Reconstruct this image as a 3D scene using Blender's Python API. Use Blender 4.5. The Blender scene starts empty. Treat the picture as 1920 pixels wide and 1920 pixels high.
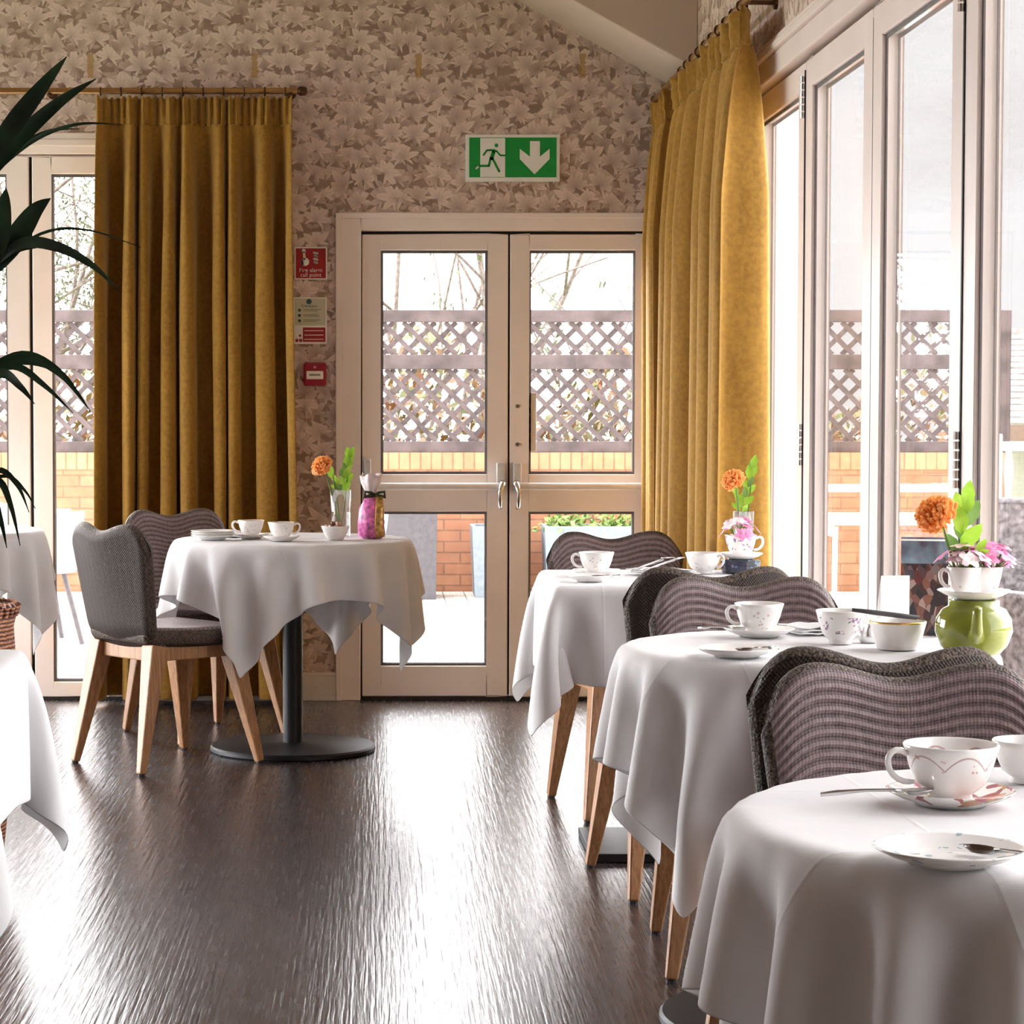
SKY_L, SKY_B, SKY_R, SKY_SIDE, SKY_REAR = 12.0, 5.5, .56, 6.5, .34
SUN_D, SUN_E, SUN_A, EXPO = (.35, -.75, -.6), .6, 14, 1.3
import bpy, bmesh, math, random
import numpy as np
from mathutils import Vector, Matrix
PI = math.pi
R = random.Random(7)
scene = bpy.context.scene
col = scene.collection

# ------------------------------------------------------------------ mesh builder
class MB:
    def __init__(s):
        s.v = []; s.f = []; s.m = []; s.cur = 0; s.X = None
    def add(s, vs, fs):
        b = len(s.v)
        if s.X is not None: vs = [s.X @ Vector(p) for p in vs]
        s.v += [tuple(p) for p in vs]
        for f in fs:
            s.f.append(tuple(i + b for i in f)); s.m.append(s.cur)
        return s
    def box(s, c, d, rot=None):
        x, y, z = d[0]/2, d[1]/2, d[2]/2
        vs = [Vector((sx*x, sy*y, sz*z)) for sx in (-1, 1) for sy in (-1, 1) for sz in (-1, 1)]
        if rot is not None:
            M = rot if isinstance(rot, Matrix) else Matrix.Rotation(rot, 3, 'Z')
            vs = [M @ p for p in vs]
        c = Vector(c)
        return s.add([p + c for p in vs], [(0,1,3,2),(4,6,7,5),(0,4,5,1),(2,3,7,6),(0,2,6,4),(1,5,7,3)])
    def bb(s, x0, x1, y0, y1, z0, z1):
        return s.box(((x0+x1)/2, (y0+y1)/2, (z0+z1)/2), (x1-x0, y1-y0, z1-z0))
    def tube(s, pts, rad, n=8, cap=True, flat=None):
        pts = [Vector(p) for p in pts]
        if not isinstance(rad, (list, tuple)): rad = [rad]*len(pts)
        vs = []; prev = None
        for i, p in enumerate(pts):
            a = pts[max(0, i-1)]; b = pts[min(len(pts)-1, i+1)]
            t = (b-a).normalized() if (b-a).length > 1e-9 else Vector((0,0,1))
            if prev is None:
                h = Vector((1,0,0)) if abs(t.x) < .8 else Vector((0,1,0))
                u = t.cross(h).normalized()
            else:
                u = (prev - t*prev.dot(t))
                u = u.normalized() if u.length > 1e-6 else t.orthogonal().normalized()
            prev = u; w = t.cross(u)
            for k in range(n):
                a2 = 2*PI*k/n + PI/n
                vs.append(p + (u*math.cos(a2) + w*math.sin(a2)*(flat or 1))*rad[i])
        fs = []
        for i in range(len(pts)-1):
            for k in range(n):
                fs.append((i*n+k, i*n+(k+1)%n, (i+1)*n+(k+1)%n, (i+1)*n+k))
        if cap:
            fs.append(tuple(range(n))[::-1]); fs.append(tuple((len(pts)-1)*n+k for k in range(n)))
        return s.add(vs, fs)
    def lathe(s, prof, c=(0,0,0), n=32, mats=None):
        vs = []
        for (r, z) in prof:
            for k in range(n):
                a = 2*PI*k/n
                vs.append((c[0]+r*math.cos(a), c[1]+r*math.sin(a), c[2]+z))
        fs = []
        for i in range(len(prof)-1):
            for k in range(n):
                fs.append((i*n+k, i*n+(k+1)%n, (i+1)*n+(k+1)%n, (i+1)*n+k))
        b = len(s.m)
        s.add(vs, fs)
        if mats:
            for i in range(len(prof)-1):
                for k in range(n): s.m[b+i*n+k] = mats[i]
        return s
    def prism(s, poly, y0, y1):      # polygon in xz extruded along y
        n = len(poly)
        vs = [(x, y0, z) for x, z in poly] + [(x, y1, z) for x, z in poly]
        fs = [tuple(range(n)), tuple(range(2*n-1, n-1, -1))]
        fs += [(i, i+n, (i+1) % n + n, (i+1) % n) for i in range(n)]
        return s.add(vs, fs)
    def sphere(s, c, r, n=12, m=8, sc=(1,1,1)):
        vs = []; 
        for i in range(m+1):
            t = PI*i/m
            for k in range(n):
                a = 2*PI*k/n
                vs.append((c[0]+r*sc[0]*math.sin(t)*math.cos(a), c[1]+r*sc[1]*math.sin(t)*math.sin(a), c[2]+r*sc[2]*math.cos(t)))
        fs = [(i*n+k, (i+1)*n+k, (i+1)*n+(k+1)%n, i*n+(k+1)%n) for i in range(m) for k in range(n)]
        return s.add(vs, fs)
    def strip(s, pts, wid, side, fold=.0, across=2):   # leaf blade: centreline pts, half widths, side vector
        pts = [Vector(p) for p in pts]; side = Vector(side).normalized()
        vs = []
        for i, p in enumerate(pts):
            a = pts[max(0, i-1)]; b = pts[min(len(pts)-1, i+1)]
            t = (b-a).normalized(); u = (side - t*side.dot(t)).normalized(); w = t.cross(u)
            for k in (-1, 0, 1):
                vs.append(p + u*wid[i]*k + w*abs(k)*fold*wid[i])
        fs = []
        for i in range(len(pts)-1):
            for k in range(2):
                fs.append((i*3+k, i*3+k+1, (i+1)*3+k+1, (i+1)*3+k))
        return s.add(vs, fs)
    def build(s, name, mats, parent=None, smooth=False, bev=0, sub=0, solid=0, loc=None, auto=None, fixn=True):
        me = bpy.data.meshes.new(name)
        me.from_pydata(s.v, [], s.f)
        if not isinstance(mats, (list, tuple)): mats = [mats]
        for m in mats: me.materials.append(m)
        me.polygons.foreach_set('material_index', s.m)
        if smooth: me.polygons.foreach_set('use_smooth', [True]*len(me.polygons))
        if fixn:
            b = bmesh.new(); b.from_mesh(me)
            bmesh.ops.remove_doubles(b, verts=b.verts, dist=1e-5)
            bmesh.ops.recalc_face_normals(b, faces=b.faces)
            b.to_mesh(me); b.free()
        me.update()
        if auto is not None:
            try: me.set_sharp_from_angle(angle=math.radians(auto))
            except Exception: pass
        o = bpy.data.objects.new(name, me); col.objects.link(o)
        if parent is not None: o.parent = parent
        if loc is not None: o.location = loc
        if bev:
            md = o.modifiers.new('bevel', 'BEVEL'); md.width = bev; md.segments = 2; md.limit_method = 'ANGLE'
        if solid:
            md = o.modifiers.new('solid', 'SOLIDIFY'); md.thickness = solid; md.offset = 0
        if sub:
            md = o.modifiers.new('sub', 'SUBSURF'); md.levels = sub; md.render_levels = sub
        return o

def tag(o, label, cat, group=None, kind=None):
    if label: o['label'] = label
    if cat: o['category'] = cat
    if group: o['group'] = group
    if kind: o['kind'] = kind
    return o
def thing(name, label, cat, loc=(0,0,0), rz=0, group=None):
    o = bpy.data.objects.new(name, None); col.objects.link(o)
    o.empty_display_size = .1
    o.location = loc; o.rotation_euler = (0, 0, rz)
    return tag(o, label, cat, group)
def struct(o):
    o['kind'] = 'structure'; return o
def dup(root, loc, rz, label, group=None):
    r = root.copy(); col.objects.link(r); r.location = loc; r.rotation_euler = (0, 0, rz); r['label'] = label
    if group: r['group'] = group
    for ch in list(root.children):
        c = ch.copy(); col.objects.link(c); c.parent = r
        for g in list(ch.children):
            d = g.copy(); col.objects.link(d); d.parent = c
    return r

# ------------------------------------------------------------------ materials
class NT:
    def __init__(s, name):
        s.mat = bpy.data.materials.new(name); s.mat.use_nodes = True
        s.t = s.mat.node_tree; s.t.nodes.clear()
        s.out = s.n('ShaderNodeOutputMaterial')
    def n(s, typ, **kw):
        nd = s.t.nodes.new(typ)
        for k, v in kw.items(): setattr(nd, k, v)
        return nd
    def set(s, sock, v):
        if hasattr(v, 'is_linked') or isinstance(v, bpy.types.NodeSocket): s.t.links.new(v, sock)
        elif v is not None:
            if isinstance(v, (tuple, list)) and len(v) == 3 and sock.type == 'RGBA': v = (*v, 1)
            sock.default_value = v
    def m(s, op, a, b=None, c=None, clamp=False):
        nd = s.n('ShaderNodeMath', operation=op); nd.use_clamp = clamp
        s.set(nd.inputs[0], a)
        if b is not None: s.set(nd.inputs[1], b)
        if c is not None: s.set(nd.inputs[2], c)
        return nd.outputs[0]
    def vm(s, op, a, b=None):
        nd = s.n('ShaderNodeVectorMath', operation=op)
        s.set(nd.inputs[0], a)
        if b is not None:
            if op == 'SCALE': s.set(nd.inputs[3], b)
            else: s.set(nd.inputs[1], b)
        return nd.outputs['Value'] if op in ('LENGTH', 'DOT_PRODUCT', 'DISTANCE') else nd.outputs[0]
    def mix(s, f, a, b, blend='MIX'):
        nd = s.n('ShaderNodeMix', data_type='RGBA', blend_type=blend)
        s.set(nd.inputs[0], f); s.set(nd.inputs[6], a); s.set(nd.inputs[7], b)
        return nd.outputs[2]
    def obj(s): return s.n('ShaderNodeTexCoord').outputs['Object']
    def uv(s): return s.n('ShaderNodeTexCoord').outputs['UV']
    def map(s, v, scale=(1,1,1), rot=(0,0,0), loc=(0,0,0)):
        nd = s.n('ShaderNodeMapping'); s.set(nd.inputs[0], v)
        nd.inputs['Scale'].default_value = scale; nd.inputs['Rotation'].default_value = rot; nd.inputs['Location'].default_value = loc
        return nd.outputs[0]
    def noise(s, v, scale, detail=3, rough=.5, dist=0):
        nd = s.n('ShaderNodeTexNoise'); s.set(nd.inputs['Vector'], v); nd.inputs['Scale'].default_value = scale
        nd.inputs['Detail'].default_value = detail; nd.inputs['Roughness'].default_value = rough; nd.inputs['Distortion'].default_value = dist
        return nd.outputs[0]
    def wave(s, v, scale, axis='X', dist=0, detail=2, dscale=1):
        nd = s.n('ShaderNodeTexWave', bands_direction=axis); s.set(nd.inputs['Vector'], v); nd.inputs['Scale'].default_value = scale
        nd.inputs['Distortion'].default_value = dist; nd.inputs['Detail'].default_value = detail; nd.inputs['Detail Scale'].default_value = dscale
        return nd.outputs['Fac'] if 'Fac' in nd.outputs else nd.outputs[1]
    def ramp(s, f, stops):
        nd = s.n('ShaderNodeValToRGB'); s.set(nd.inputs[0], f)
        e = nd.color_ramp.elements
        while len(e) < len(stops): e.new(.5)
        for el, (p, c) in zip(e, stops):
            el.position = p; el.color = (*c, 1) if len(c) == 3 else c
        return nd.outputs[0]
    def sep(s, v):
        nd = s.n('ShaderNodeSeparateXYZ'); s.set(nd.inputs[0], v); return nd.outputs
    def comb(s, x, y, z=0.0):
        nd = s.n('ShaderNodeCombineXYZ'); s.set(nd.inputs[0], x); s.set(nd.inputs[1], y); s.set(nd.inputs[2], z); return nd.outputs[0]
    def bump(s, h, strength=.3, dist=.002, normal=None):
        nd = s.n('ShaderNodeBump'); s.set(nd.inputs['Height'], h)
        nd.inputs['Strength'].default_value = strength; nd.inputs['Distance'].default_value = dist
        if normal is not None: s.set(nd.inputs['Normal'], normal)
        return nd.outputs[0]
    def pbr(s, base, rough=.5, metal=0, normal=None, spec=None, sheen=0, sheen_tint=None, sub=0, coat=0, trans=0, alpha=None, emis=None, estr=0, ior=None):
        p = s.n('ShaderNodeBsdfPrincipled')
        s.set(p.inputs['Base Color'], base); s.set(p.inputs['Roughness'], rough); s.set(p.inputs['Metallic'], metal)
        if normal is not None: s.set(p.inputs['Normal'], normal)
        if spec is not None: s.set(p.inputs['Specular IOR Level'], spec)
        if sheen: s.set(p.inputs['Sheen Weight'], sheen)
        if sheen_tint: s.set(p.inputs['Sheen Tint'], sheen_tint)
        if coat: s.set(p.inputs['Coat Weight'], coat)
        if trans: s.set(p.inputs['Transmission Weight'], trans)
        if ior: s.set(p.inputs['IOR'], ior)
        if emis: s.set(p.inputs['Emission Color'], emis); s.set(p.inputs['Emission Strength'], estr)
        s.t.links.new(p.outputs[0], s.out.inputs[0])
        return p

def hexc(r, g, b):      # sRGB 0..255 -> linear
    return tuple(((c/255+.055)/1.055)**2.4 if c > 10 else c/255/12.92 for c in (r, g, b))

def simple(name, c, rough=.5, metal=0, var=.06, nscale=30, bump=0, bscale=200, **kw):
    t = NT(name); v = t.obj()
    nz = t.noise(v, nscale, 3)
    dark = tuple(x*(1-var*2) for x in c); lite = tuple(min(1, x*(1+var*2)) for x in c)
    base = t.ramp(nz, [(.3, dark), (.7, lite)])
    nm = t.bump(t.noise(v, bscale, 2), bump, .001) if bump else None
    t.pbr(base, rough, metal, nm, **kw)
    return t.mat

M = {}
def foliage(name, c1, c2, nscale, tr=.35, rough=.45):
    t = NT(name); c = t.ramp(t.noise(t.obj(), nscale, 3), [(.3, c1), (.7, c2)])
    d = t.n('ShaderNodeBsdfPrincipled'); t.set(d.inputs['Base Color'], c); d.inputs['Roughness'].default_value = rough; d.inputs['Specular IOR Level'].default_value = .3
    q = t.n('ShaderNodeBsdfTranslucent'); t.set(q.inputs[0], c); mx = t.n('ShaderNodeMixShader'); mx.inputs[0].default_value = tr
    t.t.links.new(d.outputs[0], mx.inputs[1]); t.t.links.new(q.outputs[0], mx.inputs[2]); t.t.links.new(mx.outputs[0], t.out.inputs[0])
    return t.mat
def leaf_layer(t, P, scale, off, n, rmax, thr):
    v = t.vm('ADD', t.vm('SCALE', P, scale), off)
    vo = t.n('ShaderNodeTexVoronoi', voronoi_dimensions='2D', feature='F1'); t.set(vo.inputs['Vector'], v)
    vo.inputs['Scale'].default_value = 1; vo.inputs['Randomness'].default_value = .8
    d = t.sep(t.vm('SUBTRACT', v, vo.outputs['Position'])); rnd = t.sep(vo.outputs['Color'])
    ang = t.m('ARCTAN2', d[1], d[0]); ang = t.m('ADD', ang, t.m('MULTIPLY', rnd[0], 6.28))
    r = vo.outputs['Distance']
    dir_ = t.m('MULTIPLY', t.m('SUBTRACT', rnd[2], .5), 2.2)
    raw = t.m('ARCTAN2', d[0], d[1])                       # 0 = up
    ang = t.m('ADD', t.m('SUBTRACT', raw, dir_), 4*PI)
    sec = 2*PI/n
    aa = t.m('SUBTRACT', t.m('MODULO', ang, sec), sec/2)
    al = t.m('MULTIPLY', r, t.m('COSINE', aa)); pe = t.m('ABSOLUTE', t.m('MULTIPLY', r, t.m('SINE', aa)))
    # leaflets shorten away from the tip leaflet and vanish behind the stalk
    cosd = t.m('COSINE', t.m('SUBTRACT', raw, dir_))
    Rl = t.m('MULTIPLY', t.m('ADD', .74, t.m('MULTIPLY', cosd, .26)), rmax)
    tt = t.m('DIVIDE', al, Rl)
    prof = t.m('MULTIPLY', t.m('POWER', t.m('MAXIMUM', tt, .001), .8), t.m('SUBTRACT', 1.0, tt, clamp=True))
    hw = t.m('MULTIPLY', t.m('MULTIPLY', prof, Rl), .68)
    mask = t.m('MULTIPLY', t.m('MULTIPLY', t.m('SUBTRACT', hw, pe), 40, clamp=True), t.m('GREATER_THAN', cosd, -.62))
    if thr > 0: mask = t.m('MULTIPLY', mask, t.m('GREATER_THAN', rnd[1], thr))
    vein = t.m('SUBTRACT', 1.0, t.m('MULTIPLY', pe, 55), clamp=True)
    shade = t.m('ADD', t.m('MULTIPLY', tt, .55), t.m('MULTIPLY', rnd[1], .35))
    return mask, shade, vein

def wallpaper(name, ax):
    t = NT(name); s = t.sep(t.obj())
    P = t.comb(s[ax], s[2], 0.0)
    nz = t.noise(P, 9, 4)
    base = t.ramp(nz, [(.3, (.25, .17, .13)), (.7, (.38, .27, .21))])
    P = t.vm('ADD', P, t.vm('SCALE', t.n('ShaderNodeTexNoise').outputs[0], 0.0))
    c = base
    for (sc, off, n, rm, thr, lo, hi) in (
            (15., (3.1, 1.7, 0), 5, 1.05, 0, (.32,.225,.175), (.52,.40,.33)),
            (12.5, (7.3, 5.2, 0), 7, 1.05, .05, (.36,.26,.21), (.64,.51,.44)),
            (10.5, (11.9, 2.6, 0), 7, .98, .15, (.42,.31,.26), (.76,.63,.555))):
        m, sh, ve = leaf_layer(t, P, sc, off, n, rm, thr)
        lc = t.ramp(sh, [(.05, lo), (.50, hi)])
        lc = t.mix(t.m('MULTIPLY', ve, .35), lc, tuple(x*.72 for x in lo))
        c = t.mix(m, c, lc)
    # small gilt buds on a wide repeat
    q = t.n('ShaderNodeVectorMath', operation='MODULO'); t.set(q.inputs[0], t.vm('ADD', P, (10.4, 10.39, 0))); t.set(q.inputs[1], (.682, 1.16, 1))
    qs = t.sep(q.outputs[0])
    dx = t.m('ABSOLUTE', t.m('SUBTRACT', qs[0], .34)); dz = t.m('ABSOLUTE', t.m('SUBTRACT', qs[1], .28))
    wob = t.m('MULTIPLY', t.noise(P, 60, 2), .022)
    g = t.m('MULTIPLY', t.m('LESS_THAN', dx, t.m('ADD', .002, wob)), t.m('LESS_THAN', dz, .05))
    c = t.mix(t.m('MULTIPLY', g, .75), c, (.42, .25, .05))
    t.pbr(c, .62, normal=t.bump(t.noise(P, 400, 2), .05, .001))
    return t.mat
M['paper_x'] = wallpaper('wallpaper_leaf', 0)
M['paper_y'] = wallpaper('wallpaper_leaf_side', 1)
M['cream'] = simple('cream_paint', hexc(241, 230, 222), .42, var=.02, nscale=4)
M['sash'] = simple('pale_window_paint', hexc(232, 218, 212), .38, var=.02, nscale=4)
M['skirt'] = simple('white_skirting_paint', hexc(222, 214, 206), .4, var=.02)
M['ceil'] = simple('ceiling_paint', hexc(205, 188, 175), .7, var=.02, nscale=3)
M['gasket'] = simple('dark_gasket', (.012,.010,.010), .6)
M['seal'] = simple('grey_glazing_seal', (.12,.11,.11), .6)

def floor_mat():
    t = NT('ribbed_dark_vinyl'); v = t.obj()
    w = t.noise(t.map(v, (1, .022, 1)), 95, 2, .5, .25)
    w2 = t.noise(t.map(v, (1, .05, 1), rot=(0, 0, .06)), 150, 2)
    big = t.noise(v, 1.6, 4)
    base = t.ramp(w, [(.3, (.014,.009,.0095)), (.75, (.046,.031,.030))])
    base = t.mix(t.m('MULTIPLY', big, .5), base, (.036,.026,.026))
    s = t.sep(v)
    px = t.m('ABSOLUTE', t.m('SUBTRACT', t.m('FRACT', t.m('DIVIDE', s[0], .18)), .5))
    seam = t.m('GREATER_THAN', px, .492)
    base = t.mix(t.m('MULTIPLY', seam, .5), base, (.012,.009,.008))
    h = t.m('ADD', t.m('MULTIPLY', w, 1.0), t.m('MULTIPLY', w2, .45))
    nm = t.bump(h, .36, .003)
    rg = t.ramp(w2, [(.3, (.21,)*3), (.7, (.30,)*3)])
    t.pbr(base, rg, normal=nm, spec=.9)
    return t.mat
M['floor'] = floor_mat()

def velvet():
    t = NT('mustard_velvet'); v = t.obj()
    n1 = t.noise(t.map(v, (6, 6, 1)), 3, 4); n2 = t.noise(v, 60, 2)
    base = t.ramp(n1, [(.3, (.25, .122, .018)), (.7, (.38, .20, .034))])
    base = t.mix(.25, base, t.ramp(n2, [(.35, (.20,.09,.01)), (.65, (.5,.28,.04))]))
    t.pbr(base, .75, sheen=.55, sheen_tint=(1, .75, .35), normal=t.bump(n2, .12, .002), spec=.2)
    return t.mat
M['velvet'] = velvet()
M['brass'] = simple('aged_brass', (.42, .24, .09), .32, .9)
M['bronze'] = simple('dark_bronze', (.10, .05, .025), .4, .7)
M['black'] = simple('black_powder_coat', (.012, .012, .014), .45, .3, var=.1)
M['chrome'] = simple('brushed_chrome', (.72, .72, .72), .22, 1, var=.03)
M['steel'] = simple('dark_reflective_steel', (.13, .095, .08), .14, .9, var=.03)

def oak():
    t = NT('pale_oak'); v = t.obj()
    g = t.noise(t.map(v, (60, 60, 3)), 2.2, 4, .6, .4)
    c = t.ramp(g, [(.28, hexc(128, 86, 54)), (.72, hexc(186, 138, 96))])
    t.pbr(c, .42, normal=t.bump(g, .08, .001))
    return t.mat
M['oak'] = oak()
def weave(name, dark, lite, mode):
    t = NT(name); v = t.uv(); s = t.sep(v)          # uv in metres: u across, v along the profile; x carries rib phase for the front
    if mode == 'rib':
        ph = s[1]                                   # rib count units
        rib = t.m('ADD', .5, t.m('MULTIPLY', .5, t.m('SINE', t.m('MULTIPLY', ph, 2*PI))))
        thr = t.m('ADD', .5, t.m('MULTIPLY', .5, t.m('SINE', t.m('MULTIPLY', s[0], 2*PI/.0055))))
        fin = t.m('ADD', .5, t.m('MULTIPLY', .5, t.m('SINE', t.m('MULTIPLY', ph, 2*PI*4))))
        h = t.m('ADD', t.m('MULTIPLY', rib, .55), t.m('ADD', t.m('MULTIPLY', thr, .2), t.m('MULTIPLY', fin, .25)))
    elif mode == 'back':
        a = t.m('SINE', t.m('MULTIPLY', s[0], 2*PI/.007)); b = t.m('SINE', t.m('MULTIPLY', s[1], 2*PI/.007))
        st = t.m('ADD', .5, t.m('MULTIPLY', .5, t.m('SINE', t.m('MULTIPLY', s[0], 2*PI/.03))))
        h = t.m('ADD', t.m('MULTIPLY', st, .16), t.m('ADD', .34, t.m('MULTIPLY', t.m('MULTIPLY', a, b), .34)))
    else:
        o = t.obj()
        h = t.ramp(t.noise(o, 210, 2), [(.36, (0,0,0)), (.66, (1,1,1))])
        h = t.sep(h)[0]
    c = t.mix(h, dark, lite)
    c = t.mix(.22, c, t.ramp(t.noise(t.obj(), 90, 2), [(.3, dark), (.7, lite)]))
    t.pbr(c, .6, normal=t.bump(h, .6, .003), spec=.3)
    return t.mat
M['rib'] = weave('ribbed_loom_weave', hexc(52, 40, 43), hexc(160, 141, 141), 'rib')
M['wback'] = weave('fine_loom_weave', hexc(28, 20, 18), hexc(68, 53, 46), 'back')
M['braid'] = weave('braided_loom_edge', hexc(38, 30, 26), hexc(108, 92, 82), 'braid')

def linen():
    t = NT('white_linen'); v = t.obj()
    w = t.m('MULTIPLY', t.wave(v, 280, 'X'), t.wave(v, 280, 'Y'))
    c = t.ramp(t.noise(v, 5, 2), [(.3, (.80,.79,.80)), (.7, (.86,.85,.855))])
    d = t.n('ShaderNodeBsdfPrincipled'); t.set(d.inputs['Base Color'], c); d.inputs['Roughness'].default_value = .8
    d.inputs['Specular IOR Level'].default_value = .2
    u = t.sep(t.uv())
    def ln(x, c, w): return t.m('SUBTRACT', 1.0, t.m('DIVIDE', t.m('ABSOLUTE', t.m('SUBTRACT', x, c)), w), clamp=True)
    cr = 0.0
    for x in (u[0], u[1]):
        for c_ in (.335, .665): cr = t.m('ADD', ln(x, c_, .004), cr)
        e = t.m('ABSOLUTE', t.m('SUBTRACT', x, .5)); cr = t.m('ADD', t.m('MULTIPLY', t.m('GREATER_THAN', e, .474), .8), cr)
    t.set(d.inputs['Normal'], t.bump(t.m('ADD', t.noise(v, 14, 3), t.m('MULTIPLY', cr, .35)), .16, .010))
    tr = t.n('ShaderNodeBsdfTranslucent'); t.set(tr.inputs[0], c)
    mx = t.n('ShaderNodeMixShader'); mx.inputs[0].default_value = .22
    t.t.links.new(d.outputs[0], mx.inputs[1]); t.t.links.new(tr.outputs[0], mx.inputs[2]); t.t.links.new(mx.outputs[0], t.out.inputs[0])
    return t.mat
M['linen'] = linen()

def glass(name, tint=(1,1,1), refl=1.0):
    t = NT(name)
    fr = t.n('ShaderNodeFresnel'); fr.inputs[0].default_value = 1.45
    tr = t.n('ShaderNodeBsdfTransparent'); t.set(tr.inputs[0], tint)
    gl = t.n('ShaderNodeBsdfGlossy'); gl.inputs['Roughness'].default_value = .01
    nz = t.noise(t.obj(), .8, 1)
    t.set(gl.inputs[0], t.ramp(nz, [(0, (.95,.95,.95)), (1, (1,1,1))]))
    mx = t.n('ShaderNodeMixShader')
    t.t.links.new(t.m('MULTIPLY', fr.outputs[0], refl), mx.inputs[0])
    t.t.links.new(tr.outputs[0], mx.inputs[1]); t.t.links.new(gl.outputs[0], mx.inputs[2]); t.t.links.new(mx.outputs[0], t.out.inputs[0])
    return t.mat
M['pane'] = glass('window_glass', (.985,.985,.98), .22)
M['vglass'] = glass('clear_vase_glass', (.965,.975,.975), .6)
M['china'] = simple('white_bone_china', (.84,.82,.80), .12, var=.02, coat=.3)
M['gold'] = simple('gilt_rim', (.75,.50,.16), .25, .85)

def floral(name, zlo, zhi, cols, scale=95, thr=.33, base=(.84,.82,.80), swag=None):
    t = NT(name); v = t.obj(); s = t.sep(v)
    vo = t.n('ShaderNodeTexVoronoi'); t.set(vo.inputs['Vector'], v); vo.inputs['Scale'].default_value = scale
    rnd = t.sep(vo.outputs['Color'])
    dot = t.m('LESS_THAN', vo.outputs['Distance'], thr)
    band = t.m('MULTIPLY', t.m('GREATER_THAN', s[2], zlo), t.m('LESS_THAN', s[2], zhi))
    patch = t.m('GREATER_THAN', t.noise(v, 34, 1), .52)
    mask = t.m('MULTIPLY', t.m('MULTIPLY', dot, band), patch)
    cc = t.ramp(rnd[0], [((i+.5)/len(cols), c) for i, c in enumerate(cols)])
    c = t.mix(t.m('MULTIPLY', mask, .85), base, cc)
    if swag:      # painted garland line round the bowl
        ang = t.m('ARCTAN2', s[1], s[0])
        zz = t.m('ADD', swag[0], t.m('MULTIPLY', swag[1], t.m('ABSOLUTE', t.m('SINE', t.m('MULTIPLY', ang, 3)))))
        ln = t.m('LESS_THAN', t.m('ABSOLUTE', t.m('SUBTRACT', s[2], zz)), .0012)
        c = t.mix(t.m('MULTIPLY', ln, .7), c, (.45,.22,.22))
    t.pbr(c, .12, coat=.3)
    return t.mat
M['china_pink'] = floral('pink_garland_china', .03, .058, [(.75,.30,.30), (.5,.45,.3), (.7,.4,.42)], 110, .3, swag=(.040,.017))
M['china_violet'] = floral('violet_posy_china', .022, .055, [(.35,.06,.30), (.22,.07,.30), (.12,.2,.1), (.55,.15,.35)], 120, .5)
M['china_grey'] = floral('grey_sprig_china', .012, .05, [(.55,.5,.45), (.6,.45,.4)], 90, .25)
M['china_rose'] = floral('rose_painted_saucer', .004, .03, [(.30,.01,.05), (.45,.16,.02), (.2,.22,.05), (.25,.02,.06)], 46, .75)
M['china_blue'] = floral('blue_sprig_plate', .003, .02, [(.25,.42,.52), (.35,.42,.3), (.3,.45,.55)], 45, .3)
M['green'] = simple('olive_green_glaze', (.22,.25,.028), .07, var=.12, nscale=14, coat=.6)
M['navy'] = floral('navy_patterned_tin', -1, 1, [(.10,.15,.35), (.3,.25,.35), (.05,.06,.15)], 70, .35, base=(.012,.016,.045))
M['pinksweet'] = simple('pink_sweets', (.70,.16,.42), .3, var=.3, nscale=60)
M['pinkpetal'] = foliage('pink_petal', (.72,.22,.48), (.85,.45,.65), 50, .4)
M['whitepetal'] = simple('blush_white_petal', (.86,.76,.78), .5, var=.08, nscale=40)
M['orange'] = foliage('orange_pincushion', (1,.52,.15), (1,.64,.28), 60, .45)
M['orangec'] = simple('deep_orange_core', (.95,.28,.03), .6, var=.2)
M['leaf'] = foliage('fresh_green_leaf', (.24,.46,.03), (.42,.62,.09), 25, .45)
M['leafd'] = foliage('grey_green_leaf', (.12,.24,.05), (.22,.34,.10), 25, .35)
M['palm'] = simple('dark_palm_leaf', (.012,.028,.012), .5, var=.3, nscale=9, spec=.25)
M['palmstem'] = simple('palm_stem', (.05,.08,.025), .5)
M['ribbon'] = simple('dark_green_ribbon', (.03,.035,.015), .4)
M['goldfoil'] = simple('gold_foil', (.55,.32,.10), .3, .6, var=.25, nscale=80)
M['choc'] = simple('wrapped_chocolates', (.16,.06,.035), .35, var=.5, nscale=60)
M['sugar'] = simple('brown_sugar_lumps', (.5,.30,.20), .6, var=.3, nscale=80)
M['card'] = simple('white_card', (.88,.87,.86), .6, var=.01)
M['red'] = simple('fire_red', hexc(165, 22, 28), .4, var=.02)
M['dred'] = simple('call_point_red', hexc(150, 18, 40), .3, var=.03)
M['signgreen'] = simple('exit_green', hexc(8, 150, 62), .35, var=.03)
M['signwhite'] = simple('sign_white', (.86,.87,.84), .4, var=.01)
M['pale'] = simple('pale_notice', hexc(205, 205, 178), .5, var=.02)
M['teal'] = simple('notice_teal', (.03,.12,.16), .5)
M['ink'] = simple('notice_ink', (.22,.24,.18), .5)
M['darkwood'] = None
def picture_mat():
    t = NT('printed_food_photo'); v = t.obj()
    vo = t.n('ShaderNodeTexVoronoi'); t.set(vo.inputs['Vector'], t.map(v, (1,1,.7))); vo.inputs['Scale'].default_value = 78
    c = t.ramp(t.sep(vo.outputs['Color'])[0], [(.1,(.02,.014,.02)), (.35,(.05,.02,.02)), (.55,(.20,.08,.05)), (.7,(.02,.02,.04)), (.85,(.34,.24,.21)), (1,(.10,.02,.02))])
    s = t.sep(v)
    c = t.mix(t.m('MULTIPLY', t.m('GREATER_THAN', s[2], .15), .8), c, t.ramp(t.noise(v, 18, 2), [(.35,(.25,.36,.45)), (.65,(.06,.05,.08))]))
    t.pbr(c, .35)
    return t.mat
M['photo'] = picture_mat()
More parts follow.
